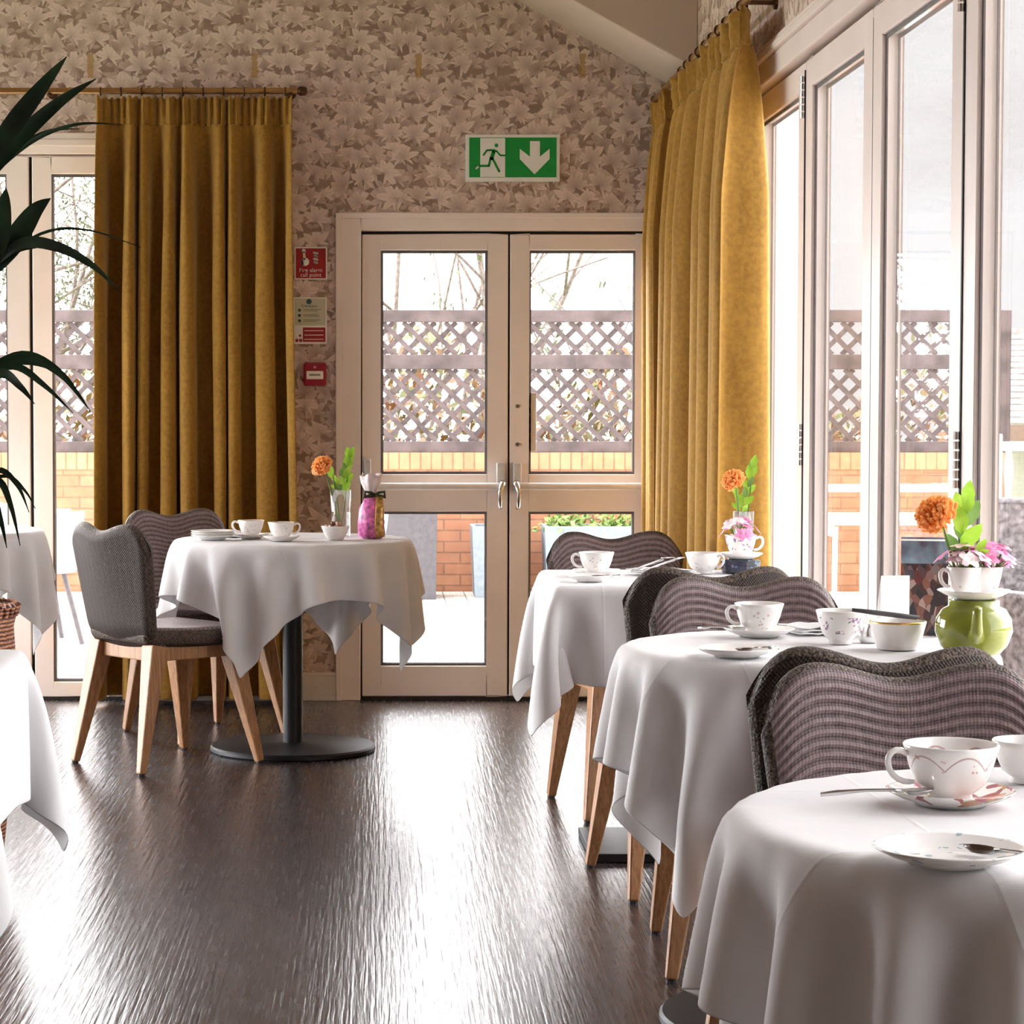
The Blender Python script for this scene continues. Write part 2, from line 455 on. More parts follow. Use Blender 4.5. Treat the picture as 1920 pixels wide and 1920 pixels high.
def wicker():
    t = NT('woven_rattan'); v = t.obj()
    h = t.m('MULTIPLY', t.wave(v, 28, 'Z', 2, 2, 3), t.noise(v, 50, 2))
    c = t.ramp(h, [(.1, hexc(90, 48, 30)), (.5, hexc(190, 130, 95))])
    t.pbr(c, .6, normal=t.bump(h, .8, .006)); return t.mat
M['wicker'] = wicker()

def brick(name, sc, c1, c2, mortar, bw=.225, rh=.075, off=.5):
    t = NT(name); s = t.sep(t.obj())
    b = t.n('ShaderNodeTexBrick'); t.set(b.inputs['Vector'], t.comb(s[0], s[2], 0.0)); b.offset = off
    b.inputs['Scale'].default_value = 1; b.inputs['Brick Width'].default_value = bw; b.inputs['Row Height'].default_value = rh
    b.inputs['Mortar Size'].default_value = .006; b.inputs['Mortar Smooth'].default_value = .2
    t.set(b.inputs['Color1'], c1); t.set(b.inputs['Color2'], c2); t.set(b.inputs['Mortar'], mortar)
    c = t.mix(.3, b.outputs[0], t.ramp(t.noise(t.obj(), 12, 4), [(.3, tuple(x*.7 for x in c1)), (.7, tuple(min(1,x*1.3) for x in c2))]))
    t.pbr(c, .85, normal=t.bump(b.outputs[1], -.4, .006)); return t.mat
M['brick'] = brick('orange_brick', 1, (.36,.155,.085), (.43,.21,.12), (.17,.10,.065))
M['soldier'] = brick('soldier_brick', 1, (.40,.215,.115), (.46,.26,.14), (.17,.09,.05), bw=.073, rh=.4, off=0)
M['trellis'] = simple('stained_trellis', (.095,.072,.072), .7, var=.2, nscale=8)
def deckm():
    t = NT('weathered_decking'); v = t.obj(); s = t.sep(v)
    fx = t.m('FRACT', t.m('DIVIDE', s[0], .145))
    gap = t.m('LESS_THAN', fx, .045)
    g = t.noise(t.map(v, (14, .8, 1)), 6, 4)
    c = t.ramp(g, [(.3, (.46,.41,.36)), (.7, (.62,.57,.51))])
    c = t.mix(gap, c, (.10,.08,.07))
    t.pbr(c, .7, normal=t.bump(t.m('SUBTRACT', 1, gap), .5, .004)); return t.mat
M['deck'] = deckm()
M['planter'] = simple('blue_grey_planter', (.21,.26,.30), .5, var=.06)
M['dplanter'] = simple('dark_grey_planter', (.085,.08,.09), .6, var=.08)
M['shrub'] = simple('shrub_leaf', (.16,.26,.05), .5, var=.3, nscale=30)
M['autumn'] = None
def autumn():
    t = NT('autumn_hedge_leaf'); oi = t.noise(t.obj(), 3.2, 3)
    c = t.ramp(oi, [(.30,(.20,.07,.025)), (.42,(.24,.12,.05)), (.50,(.10,.13,.03)), (.58,(.28,.17,.09)), (.70,(.36,.27,.20))])
    t.pbr(c, .6); return t.mat
M['autumn'] = autumn()
M['bark'] = simple('grey_bark', (.19,.15,.13), .8, var=.2)
M['twigleaf'] = simple('tree_leaf', (.13,.15,.08), .6, var=.3)
M['roof'] = simple('grey_roof_tile', (.33,.30,.29), .8, var=.15, nscale=20)
M['fascia'] = simple('brown_fascia', (.24,.16,.13), .6)
M['render'] = simple('grey_render', (.42,.42,.38), .8)
M['alu'] = simple('white_metal', (.62,.61,.60), .35, .1, var=.03)
M['rattan'] = simple('grey_rattan', (.16,.15,.16), .6, var=.4, nscale=40, bump=.6, bscale=90)
M['plastic'] = simple('pale_blue_plastic', (.36,.42,.47), .4, var=.03)
M['soil'] = simple('compost', (.03,.02,.015), .9, var=.4, nscale=60)
M['grass'] = simple('lawn_ground', (.16,.19,.07), .9, var=.3, nscale=4)
# ------------------------------------------------------------------ room shell
XR, YB = 1.25, 10.05
b = MB(); b.bb(-4.3, 1.33, -2.2, 10.22, -.12, 0); struct(b.build('floor', M['floor']))
b = MB()
b.prism([(-4.3,0),(-3.3,0),(-3.3,2.37),(-4.3,2.37)], YB, YB+.16)
b.prism([(-1.0,0),(-.162,0),(-.162,2.37),(-1.0,2.37)], YB, YB+.16)
b.prism([(-.162,2.028),(1.4,2.028),(1.4,2.37),(-.162,2.37)], YB, YB+.16)
b.prism([(-4.3,2.37),(1.4,2.37),(1.4,3.02),(-1.475,4.52),(-4.3,3.02)], YB, YB+.16)
struct(b.build('wall_back', M['paper_x']))
b = MB()
b.bb(XR, XR+.15, 8.12, 10.05, 0, 3.0); b.bb(XR, XR+.15, -2.2, 8.12, 2.37, 3.0); b.bb(XR, XR+.15, -2.2, 1.30, 0, 2.37)
struct(b.build('wall_right', M['paper_y']))
b = MB(); b.bb(-4.3, -4.2, 9.9, 10.05, 0, 3.0); b.bb(-4.3, -4.2, -2.2, 6.7, 0, 3.0); b.bb(-4.3, -4.2, 6.7, 9.9, 2.6, 3.0); struct(b.build('wall_left', M['paper_y']))  # wide unglazed opening added here so sky light reaches the back wall
b = MB()
b.prism([(1.40,2.93),(-1.475,4.43),(-4.3,2.93),(-4.3,3.05),(-1.475,4.55),(1.40,3.05)], -2.2, YB)
struct(b.build('ceiling', M['ceil']))
b = MB(); b.prism([(-4.3,0),(1.4,0),(1.4,3.02),(-1.475,4.52),(-4.3,3.02)], -2.3, -2.2); struct(b.build('wall_front', M['paper_x']))
# raking boxed beam against the gable
b = MB(); b.prism([(1.25,2.548),(-1.475,4.05),(-1.475,4.46),(1.25,2.99)], 9.44, YB); struct(b.build('trim_1', M['ceil'], bev=.006))
# skirting between the two openings
b = MB(); b.bb(-1.0, -.165, YB-.018, YB, 0, .105); b.bb(-1.0, -.165, YB-.012, YB, .105, .118); struct(b.build('baseboard_back', M['skirt'], bev=.003))
b = MB(); b.bb(XR-.018, XR, 8.15, 10.03, 0, .115); struct(b.build('baseboard_right', M['skirt'], bev=.003))

def leaf(name, w, h, sl, sr, rails, loc, rz, mat, th=.055, parent=None):
    """glazed leaf: stiles, rails [(z0,z1)...] bottom to top; panes between rails"""
    f = MB()
    f.bb(0, sl, -th/2, th/2, 0, h); f.bb(w-sr, w, -th/2, th/2, 0, h)
    for z0, z1 in rails: f.bb(sl, w-sr, -th/2, th/2, z0, z1)
    o = f.build(name, mat, bev=.004); o.location = loc; o.rotation_euler = (0, 0, rz); struct(o)
    for (a, c) in zip(rails[:-1], rails[1:]):
        z0, z1 = a[1], c[0]
        g = MB(); g.bb(sl+.006, w-sr-.006, -.006, .006, z0+.006, z1-.006); g.build('glass_pane', M['pane'], o)
        s = MB(); t = .011
        for y0 in (-th/2+.010, th/2-.014):
            s.bb(sl, sl+t, y0, y0+.004, z0, z1); s.bb(w-sr-t, w-sr, y0, y0+.004, z0, z1)
            s.bb(sl+t, w-sr-t, y0, y0+.004, z0, z0+t); s.bb(sl+t, w-sr-t, y0, y0+.004, z1-t, z1)
        s.build('glazing_seal', M['seal'], o)
    return o

# --- folding glazed doors along the right wall
b = MB()
b.bb(XR-.022, XR+.07, 1.30, 8.14, 2.262, 2.335); b.bb(XR-.035, XR+.01, 1.30, 8.16, 2.335, 2.362); b.bb(XR-.022, XR+.01, 1.30, 8.16, 2.362, 2.385)
struct(b.build('trim_2', M['sash'], bev=.006))
b = MB(); b.bb(XR-.012, XR+.16, 8.065, 8.14, 0, 2.385); struct(b.build('trim_3', M['sash'], bev=.005))
b = MB(); b.bb(XR+.01, XR+.09, 1.33, 8.065, 0, .022); struct(b.build('trim_4', M['seal']))
b = MB(); b.bb(XR+.04, XR+.09, 1.33, 8.065, 2.252, 2.262); struct(b.build('trim_5', M['gasket']))
seams = [8.06 - .96*i for i in range(11)]
for i in range(7):
    y1, y0 = seams[i], seams[i+1]
    w = y1-y0-.008
    o = leaf('window_%d' % (i+1), w, 2.226, .105, .105, [(0, .13), (2.142, 2.226)], (XR+.035, y0+.004, .024), PI/2, M['sash'])
    if i % 2 == 1 and i < 5:      # exposed knuckle hinges on every second joint
        for z in (2.06, 1.04, .15):
            hb = MB()
            for k in range(6): hb.tube([(w+.003, .036, z+k*.021), (w+.003, .036, z+k*.021+.017)], .0075, 10)
            hb.build('hinge', M['chrome'], o)
        hb = MB(); hb.bb(w-.006, w+.004, .028, .031, 0, 2.2); hb.build('joint_gasket', M['gasket'], o)
    else:
        hb = MB(); hb.bb(w-.002, w+.005, .018, .0275, 0, 2.2); hb.build('joint_gasket', M['gasket'], o)
    if i == 3:
        hb = MB(); hb.bb(.04, .065, .0275, .036, .98, 1.16); hb.tube([(.052,.036,1.10),(.052,.062,1.10),(.052,.066,1.085),(.052,.066,.985)], .007, 8)
        hb.build('handle', M['chrome'], o, bev=.002)

# --- folding doors in the back wall at the left
b = MB()
b.bb(-3.36, -.94, YB-.022, YB+.0, 2.315, 2.345); b.bb(-3.36, -.94, YB-.014, YB, 2.345, 2.372); b.bb(-3.3, -1.0, YB, YB+.1, 2.285, 2.372)
b.bb(-3.3, -1.0, YB+.076, YB+.1, 2.25, 2.30); b.bb(-1.06, -1.0, YB-.014, YB+.1, 0, 2.29); b.bb(-3.3, -3.24, YB-.014, YB+.1, 0, 2.29)
struct(b.build('trim_6', M['cream'], bev=.005))
b = MB(); b.bb(-3.24, -1.06, YB+.01, YB+.1, 0, .014); struct(b.build('trim_7', M['gasket']))
xs = [-3.24, -2.345, -1.45, -1.06]
for i in range(3):
    x0, x1 = xs[i], xs[i+1]; w = x1-x0-.014
    leaf('door_%d' % (i+1), w, 2.262, .078, .088 if i < 2 else .06, [(0, .062), (2.19, 2.262)], (x0+.007, YB+.045, .014), 0, M['cream'])
b = MB()
for x in xs[1:3]: b.bb(x-.008, x+.008, YB+.04, YB+.06, .014, 2.276)
struct(b.build('trim_8', M['gasket']))

# --- double fire-exit doors
b = MB()
b.bb(-.162, -.072, YB-.014, YB+.1, 0, 2.028); b.bb(1.172, 1.25, YB-.014, YB+.1, 0, 2.028); b.bb(-.072, 1.172, YB-.014, YB+.1, 1.966, 2.028)
b.bb(-.072, -.045, YB+.064, YB+.09, .014, 1.966); b.bb(1.145, 1.172, YB+.064, YB+.09, .014, 1.966); b.bb(-.045, 1.145, YB+.064, YB+.09, 1.935, 1.966)
b.bb(-.175, -.150, YB-.024, YB, 0, 2.04); b.bb(-.15, 1.25, YB-.024, YB, 2.016, 2.04)
struct(b.build('trim_9', M['cream'], bev=.004))
b = MB(); b.bb(-.072, 1.172, YB+.0, YB+.09, 0, .014); struct(b.build('trim_10', M['gasket']))
b = MB(); b.bb(-.072, 1.172, YB+.035, YB+.07, 1.955, 1.966); b.bb(.545, .554, YB+.045, YB+.06, .016, 1.955); b.bb(-.072, -.066, YB+.03, YB+.06, .016, 1.955); struct(b.build('trim_11', M['gasket']))
for i, (x0, x1) in enumerate(((-.065, .5455), (.5535, 1.165))):
    w = x1-x0
    rails = [(0, .128), (.778, .935), (1.87, 1.936)]
    o = leaf('door_%d' % (4+i), w, 1.936, .078, .085, rails, (x0, YB+.035, .016), 0, M['cream'])
    sx = 1 if i == 0 else -1
    xe = w-.03 if i == 0 else .03; xo = .022 if i == 0 else w-.022
    p = MB(); p.tube([(min(xe, xo)+.01, -.075, .885), (max(xe, xo)-.01, -.075, .885)], .016, 14); p.build('panic_bar', M['skirt'], o, smooth=True, auto=40)
    h = MB(); h.bb(xe-.018, xe+.018, -.062, -.0275, .86, .985); h.build('latch_box', M['alu'], o, bev=.006)
    h = MB(); h.tube([(xe+sx*.004, -.06, .90), (xe+sx*.006, -.092, .895), (xe-sx*.006, -.10, .86), (xe-sx*.004, -.085, .80), (xe, -.062, .795)], [.012,.014,.011,.008,.008], 10)
    h.build('pull_handle', M['chrome'], o, smooth=True)
    h = MB(); h.bb(xo-.015, xo+.015, -.062, -.0275, .85, 1.0); h.build('bar_bracket', M['alu'], o, bev=.006)
    if i == 1:
        h = MB()
        for z in (1.22, 1.06): h.tube([(.032, -.027, z), (.032, -.034, z)], .008, 10)
        h.build('keyhole', M['seal'], o)
        h = MB(); h.bb(.079, .112, -.0175, -.009, 1.03, 1.275); h.build('push_plate', M['skirt'], o, bev=.002)

# ------------------------------------------------------------------ signs
def stroke(b, pts, w, y0, y1, caps=True):
    for a, c in zip(pts[:-1], pts[1:]):
        a = Vector((a[0], a[1])); c = Vector((c[0], c[1])); d = (c-a).normalized(); n = Vector((-d.y, d.x))*w/2
        b.prism([tuple(a+n), tuple(a-n), tuple(c-n), tuple(c+n)], y0, y1)
    if caps:
        for p in pts: b.prism([(p[0]+w/2*math.cos(2*PI*k/14), p[1]+w/2*math.sin(2*PI*k/14)) for k in range(14)], y0, y1)
def disc(b, c, r, y0, y1, n=24):
    b.prism([(c[0]+r*math.cos(2*PI*k/n), c[1]+r*math.sin(2*PI*k/n)) for k in range(n)], y0, y1)
def text(body, size, mat, x, z, y, parent, name='lettering', align='CENTER'):
    cu = bpy.data.curves.new('t', 'FONT'); cu.body = body; cu.size = size; cu.align_x = align; cu.extrude = .0004
    tmp = bpy.data.objects.new('t', cu); col.objects.link(tmp)
    dg = bpy.context.evaluated_depsgraph_get()
    me = bpy.data.meshes.new_from_object(tmp.evaluated_get(dg))
    bpy.data.objects.remove(tmp); bpy.data.curves.remove(cu)
    me.transform(Matrix.Translation((x, y, z)) @ Matrix.Rotation(PI/2, 4, 'X'))
    me.materials.clear(); me.materials.append(mat)
    o = bpy.data.objects.new(name, me); col.objects.link(o); o.parent = parent; return o

# emergency exit sign: local origin top left, x right, z down negative
S = thing('exit_sign', 'green and white running man exit sign with down arrow above the double doors', 'sign', (.366, YB, 2.364))
b = MB(); b.bb(0, .392, -.014, 0, -.195, 0); b.build('backing', M['signwhite'], S, bev=.002)
def sg(cx, cy): return ((860+cx*210/1920-873)/448.5, -(230+cy*130/1189-253)/451)
b = MB(); x0, z0 = sg(180, 262); x1, z1 = sg(1668, 942); b.bb(x0, x1, -.0155, -.013, z1, z0); b.build('green_panel', M['signgreen'], S)
b = MB(); x0, z0 = sg(368, 272); x1, z1 = sg(792, 936); b.bb(x0, x1, -.0165, -.0150, z1, z0)
stroke(b, [sg(345,752), sg(300,790)], .008, -.0165, -.015); b.build('doorway_symbol', M['signwhite'], S)
b = MB(); c = sg(642, 396); disc(b, c, .0078, -.0175, -.0163)
stroke(b, [sg(600,492), sg(560,620)], 0.0160, -.0175, -.0163)
stroke(b, [sg(560,478), sg(480,482), sg(425,560)], .0075, -.0175, -.0163)
stroke(b, [sg(640,490), sg(712,568), sg(792,570)], .0075, -.0175, -.0163)
stroke(b, [sg(545,610), sg(515,745), sg(352,748)], .0092, -.0175, -.0163)
stroke(b, [sg(572,610), sg(690,840)], .0092, -.0175, -.0163)
b.build('running_figure', M['signgreen'], S)
b = MB(); b.prism([sg(1215,325), sg(1385,325), sg(1385,590), sg(1550,455), sg(1550,630), sg(1295,890), sg(1042,630), sg(1042,455), sg(1215,590)], -.0165, -.0150)
b.build('down_arrow', M['signwhite'], S)

S = thing('fire_alarm_sign', 'red square fire alarm call point sign with white hand symbol, topmost beside curtain', 'sign', (-.347, YB, 1.899))
b = MB(); b.bb(0, .137, -.006, 0, -.136, 0); b.build('backing', M['signwhite'], S, bev=.001)
b = MB(); b.bb(.006, .131, -.007, -.0055, -.130, -.006); b.build('red_panel', M['red'], S)
b = MB(); disc(b, (.045,-.062), .017, -.008, -.0068); stroke(b, [(.042,-.05),(.040,-.022)], .010, -.008, -.0068); disc(b, (.039,-.016), .008, -.008, -.0068)
stroke(b, [(.032,-.058),(.036,-.075)], .008, -.008, -.0068); b.build('hand_symbol', M['signwhite'], S)
b = MB()
for k in range(4): stroke(b, [(.082+.003*(k%2), -.024-.013*k), (.096-.002*(k%2), -.027-.013*k)], .009, -.008, -.0068)
b.build('flame_symbol', M['signwhite'], S)
text('Fire alarm', .024, M['signwhite'], .0685, -.104, -.0075, S); text('call point', .024, M['signwhite'], .0685, -.124, -.0075, S)

S = thing('fire_action_notice', 'pale green and red fire action notice between the red square sign and call point', 'sign', (-.352, YB, 1.69))
b = MB(); b.bb(0, .140, -.005, 0, -.195, 0); b.build('backing', M['signwhite'], S, bev=.001)
b = MB(); b.bb(.006, .134, -.006, -.0045, -.118, -.005); b.build('pale_panel', M['pale'], S)
b = MB(); disc(b, (.066,-.018), .011, -.007, -.0058); b.build('round_symbol', M['teal'], S)
for k in range(3):
    b = MB(); disc(b, (.026,-.054-.022*k), .0065, -.007, -.0058); b.build('bullet_symbol', M['teal'], S)
b = MB()
for k in range(3):
    b.bb(.042, .115-.01*(k%2), -.0068, -.0058, -.052-.022*k, -.0495-.022*k); b.bb(.042, .10+.01*(k%2), -.0068, -.0058, -.058-.022*k, -.0557-.022*k)
b.build('printed_lines', M['ink'], S)
text('Fire action', .016, M['teal'], .068, -.042, -.0065, S)
b = MB(); b.bb(.040, .134, -.006, -.0045, -.186, -.126); b.build('red_panel', M['red'], S)
b = MB()
for k in range(3): b.bb(.046, .126, -.0068, -.0058, -.141-.018*k, -.138-.018*k)
b.build('printed_lines', M['signwhite'], S)
b = MB(); disc(b, (.015,-.180), .007, -.007, -.0045); disc(b, (.031,-.180), .007, -.007, -.0045); disc(b, (.028,-.16), .005, -.007, -.0045); b.build('prohibition_symbols', M['dred'], S)

S = thing('fire_call_point', 'small red break glass fire call point box with white label under the notices', 'alarm', (-.308, YB, 1.32))
b = MB(); b.bb(0, .094, -.045, 0, 0, .097); b.build('housing', M['dred'], S, bev=.008)
b = MB(); b.bb(.012, .082, -.048, -.043, .028, .062); b.build('break_glass_plate', M['signwhite'], S, bev=.002)
b = MB(); b.bb(.024, .070, -.0488, -.0475, .042, .050); b.build('printed_line', M['ink'], S)
b = MB(); b.tube([(.047,-.048,.078),(.047,-.043,.078)], .006, 12); b.build('indicator_lamp', M['pinkpetal'], S)

# ------------------------------------------------------------------ curtains
def curtain(name, label, A, B, z1, z0, n, depth, seed, flare=.0, finish=None):
    """A,B plan points of the top edge; folds hang in z"""
    rr = random.Random(seed)
    A = Vector((*A, 0)); B = Vector((*B, 0)); d = (B-A); L = d.length; d = d/L; nrm = Vector((d.y, -d.x, 0))
    root = thing(name, label, 'curtain', ((A+B)/2).to_tuple()[:2] + (z0,))
    o = (A+B)/2 + Vector((0,0,z0))
    wid = [rr.uniform(.45, 1.9) for _ in range(n)]; tot = sum(wid); cum = [0]
    for w in wid: cum.append(cum[-1]+w/tot)
    dep = [rr.uniform(.75, 1.2) for _ in range(n+1)]; skew = [rr.uniform(-.35, .35) for _ in range(n)]
    per = 14; cols = n*per+1
    def fold(s):
        k = min(n-1, max(0, next((i for i in range(n) if s <= cum[i+1]), n-1)))
        t = (s-cum[k])/(cum[k+1]-cum[k])
        ph = 2*PI*t
        v = math.cos(ph + skew[k]*math.sin(ph))
        v = math.copysign(abs(v)**.75, v)
        return v*(dep[k]*(1-t)+dep[k+1]*t), math.sin(2*ph), k
    H = z1-z0; hh = .115
    # heading
    hb = MB(); rows = 8; vs = []; fr = n*3
    hc = n*36+1
    for j in range(rows+1):
        z = z1 - hh*j/rows
        for i in range(hc):
            s = i/(hc-1); f, _, k = fold(s)
            g = math.sin(2*PI*fr*s + 1.3*math.sin(9*s)+k) * (.016 if j < 6 else .010)
            g += f*depth*.28
            if j < 2: g += .006*math.sin(2*PI*fr*.7*s)
            p = A + d*(s*L) + nrm*g + Vector((0, 0, z + (.006*math.sin(2*PI*fr*s*1.3) if j == 0 else 0)))
            vs.append(p-o)
    hb.add(vs, [(j*hc+i, j*hc+i+1, (j+1)*hc+i+1, (j+1)*hc+i) for j in range(rows) for i in range(hc-1)])
    hb.build('heading', M['velvet'], root, smooth=True, solid=.003)
    bb_ = MB(); rows = 46; vs = []
    for j in range(rows+1):
        q = j/rows; z = z1-hh+.008 - (H-hh)*q
        amp = depth*(.30 + .70*min(1, q/.20)**.6)*(1+.08*math.sin(3*q+seed))
        for i in range(cols):
            s = i/(cols-1); f, s2, k = fold(s)
            sl = .010*math.sin(2*q+k*1.7)*q
            fl = flare*q*(s-.5)*2
            p = A + d*(s*L + fl + sl + s2*amp*.22*min(1, q*3)) + nrm*(f*amp) + Vector((0, 0, z))
            vs.append(p-o)
    bb_.add(vs, [(j*cols+i, j*cols+i+1, (j+1)*cols+i+1, (j+1)*cols+i) for j in range(rows) for i in range(cols-1)])
    bb_.build('drape', M['velvet'], root, smooth=True, solid=.004, sub=1)
    return root
curtain('curtain', 'wide mustard velvet curtain between the glazed left door and the red signs', (-1.155, YB-.105), (-.352, YB-.105), 2.505, .012, 8, .088, 15, flare=.028)
curtain('curtain', 'nearer mustard velvet curtain on the window wall, in front of the corner one', (1.145, 9.12), (1.145, 7.46), 2.47, .015, 7, .085, 11, flare=.05)
curtain('curtain', 'narrow mustard velvet curtain in the far corner beside the double doors', (1.150, 9.90), (1.150, 9.42), 2.47, .015, 3, .065, 21, flare=.05)

def rod(name, label, a, c, wall_dir, brackets, rings):
    a = Vector(a); c = Vector(c); root = thing(name, label, 'curtain rod', tuple(a)); c = c-a
    b = MB(); b.tube([(0,0,0), c], .013, 14); b.build('pole', M['brass'], root, smooth=True, auto=40)
    for e in ((c.length, 1),):
        dirv = c.normalized(); b = MB(); p = c
        b.tube([p-dirv*.004, p+dirv*.006, p+dirv*.012, p+dirv*.03, p+dirv*.036], [.014,.02,.02,.017,.006], 14); b.build('finial', M['bronze'], root, smooth=True)
    for s in brackets:
        p = c*s; b = MB(); w = Vector(wall_dir)
        b.tube([p, p+w], .008, 8); b.tube([p+w*.9, p+w], .022, 14); b.tube([p+Vector((0,0,-.02)), p+Vector((0,0,.0))], .012, 8); b.build('bracket', M['bronze'], root)
    dirv = c.normalized()
    for s in rings:
        p = c*s; b = MB(); q = []
        side = dirv.cross(Vector((0,0,1)))
        for k in range(17):
            an = 2*PI*k/16; q.append(p + (side*math.cos(an)+Vector((0,0,1))*math.sin(an))*.017 + Vector((0,0,-.003)))
        b.tube(q, .0032, 6, cap=False); b.build('ring', M['bronze'], root, smooth=True)
    return root
cx = lambda x: (x+2.6)/2.275
rod('curtain_rod', 'brass curtain rod above the left glazed door on the papered back wall', (-2.6, YB-.105, 2.532), (-.325, YB-.105, 2.532), (0,.105,0), (.1, cx(-.36), cx(-1.35)), [cx(-1.14+.0845*i) for i in range(10)])
rod('curtain_rod', 'brass curtain rod along the window wall above the folding doors', (1.147, .3, 2.50), (1.147, 9.97, 2.50), (.103,0,0), (.12, .45, .752, .99), [(7.32+.165*i)/9.67 for i in range(10)])
# ------------------------------------------------------------------ outdoors
b = MB(); b.bb(-40, 60, -6, 90, -.5, -.14); struct(b.build('ground', M['grass']))
b = MB(); b.bb(-6, 8.5, 10.23, 16.28, -.14, -.03); b.bb(1.42, 8.5, -4, 10.23, -.14, -.03); struct(b.build('terrace_deck', M['deck']))
YF = 16.3
S = thing('garden_wall', 'low orange brick wall at the back of the terrace under the trellis', 'wall', (0, YF, -.14))
b = MB(); b.bb(-5, 4.30, 0, .22, 0, .94); b.build('brickwork', M['brick'], S)
b = MB(); b.bb(-5, 4.30, -.008, .225, .94, 1.055); b.build('soldier_course', M['soldier'], S)
S = thing('trellis_fence', 'dark stained diamond lattice trellis fence standing on the brick wall', 'fence', (0, YF+.06, .915))
def lattice(b, x0, x1, z0, z1, pitch, w, t):
    for sgn in (1, -1):
        lo = x0-(z1-z0); hi = x1+(z1-z0); k = lo
        while k < hi:
            # line x = k + sgn*(z-zmid)
            pts = []
            za, zb = z0, z1
            xa = k + sgn*(za-(z0+z1)/2); xb = k + sgn*(zb-(z0+z1)/2)
            if max(xa, xb) > x0 and min(xa, xb) < x1:
                def clip(x, z):
                    if x < x0: z += sgn*(x0-x); x = x0
                    if x > x1: z += sgn*(x1-x); x = x1
                    return x, z
                a = clip(xa, za); c = clip(xb, zb)
                L = math.hypot(c[0]-a[0], c[1]-a[1])
                if L > .02:
                    ang = math.atan2(c[1]-a[1], c[0]-a[0])
                    b.box(((a[0]+c[0])/2, .006*sgn, (a[1]+c[1])/2), (L, t, w), Matrix.Rotation(-ang, 3, 'Y'))
            k += pitch
posts = [-4.7, -2.87, -1.04, .79, 2.55, 4.20]
for i, x in enumerate(posts):
    w = .10 if i < 5 else .20
    b = MB(); b.bb(x-w/2, x+w/2, -.045, .045, 0, .965); b.build('post', M['trellis'], S, bev=.004)
for z0, z1 in ((.885, .968), (.565, .665), (0, .075)):
    b = MB(); b.bb(-4.75, 4.25, -.032, .032, z0, z1); b.build('rail', M['trellis'], S, bev=.004)
for z0, z1 in ((.665, .885), (.075, .565)):
    b = MB(); lattice(b, -4.75, 4.2, z0, z1, .142, .034, .009); b.build('lattice', M['trellis'], S)

# hedge seen through the lattice
b = MB(); rr = random.Random(3)
for i in range(8500):
    x = rr.uniform(-4.8, 4.2); z = rr.uniform(.3, 1.15 + .5*abs(math.sin(x*1.7+1)) + .2*math.sin(x*5)); y = rr.uniform(16.9, 17.6)
    a = Vector((rr.gauss(0,1), rr.gauss(0,1), rr.gauss(0,1))).normalized(); u = a.orthogonal().normalized(); s = rr.uniform(.035, .065)
    p = Vector((x, y, z)); b.add([p-a*s, p+u*s*.5, p+a*s, p-u*s*.5], [(0,1,2,3)])
tag(b.build('autumn_hedge', M['autumn'], fixn=False), 'loose hedge of orange and green leaves growing behind the trellis', 'hedge', kind='stuff')

def branchy(b, lb, p, d, L, r, depth, rr, leafn, spread, droop, lsize):
    n = 5; pts = [p]; q = p.copy(); dd = d.copy()
    for i in range(n):
        dd = (dd + Vector((rr.gauss(0,.10), rr.gauss(0,.05), rr.gauss(0,.10)-droop))).normalized()
        q = q + dd*(L/n); pts.append(q.copy())
    b.tube(pts, [r*(1-.5*i/n) for i in range(n+1)], 5)
    if leafn and depth <= 1:
        for _ in range(leafn):
            k = rr.randrange(1, n+1); c = pts[k] + Vector((rr.gauss(0,.05), rr.gauss(0,.05), rr.gauss(0,.05)))
            a = Vector((rr.gauss(0,1), rr.gauss(0,1), rr.gauss(0,1))).normalized(); u = a.orthogonal().normalized(); s = lsize*rr.uniform(.6, 1.3)
            lb.add([c-a*s, c+u*s*.5, c+a*s, c-u*s*.5], [(0,1,2,3)])
    if depth > 0:
        for k in range(2, n+1):
            for _ in range(1 if rr.random() < .75 else 2):
                side = Vector((rr.uniform(-1,1), rr.uniform(-.5,.5), rr.uniform(-.2,.8))).normalized()
                branchy(b, lb, pts[k], (dd*(1-spread)+side*spread).normalized(), L*rr.uniform(.45,.7), r*.5, depth-1, rr, leafn, spread, droop, lsize)
def tree(name, label, loc, stems, depth, L, r, seed, leafn, spread, droop, lsize, leafmat):
    rr = random.Random(seed); root = thing(name, label, 'tree', loc)
    b = MB(); lb = MB()
    for (x, y, dx, dz) in stems:
        branchy(b, lb, Vector((x, y, 0)), Vector((dx, rr.uniform(-.05,.05), dz)).normalized(), L*rr.uniform(.9,1.1), r, depth, rr, leafn, spread, droop, lsize)
    b.build('branches', M['bark'], root, smooth=True)
    if lb.v: lb.build('foliage', leafmat, root, fixn=False)
    return root
tree('bare_tree', 'bare multi-stemmed tree with thin grey shoots behind the trellis', (.47, 20.3, -.14), [(-.42,0,.06,1), (-.2,.1,.02,1), (-.08,0,.22,1), (.12,.1,.30,1), (.2,0,-.22,1), (.45,.1,.02,1), (.38,0,.16,1)], 1, 3.9, .030, 4, 2, .55, 0, .03, M['twigleaf'])
tree('leafy_shrub', 'sparse leafy shrub tips showing above the trellis at the right door', (1.65, 18.2, -.14), [(-.2,0,-.12,1), (0,0,.05,1), (.2,.1,.12,1), (.55,0,.15,1)], 1, 1.95, .016, 9, 13, .6, 0, .045, M['twigleaf'])
tree('weeping_tree', 'fine twigged tree with tiny leaves beyond the left glazed doors', (-3.1, 20.6, -.14), [(-.5,0,.05,1), (0,0,.12,1), (.65,.2,.03,1), (.3,.1,-.04,1), (-.2,.2,.2,1)], 3, 2.9, .034, 23, 13, .62, .02, .027, M['twigleaf'])

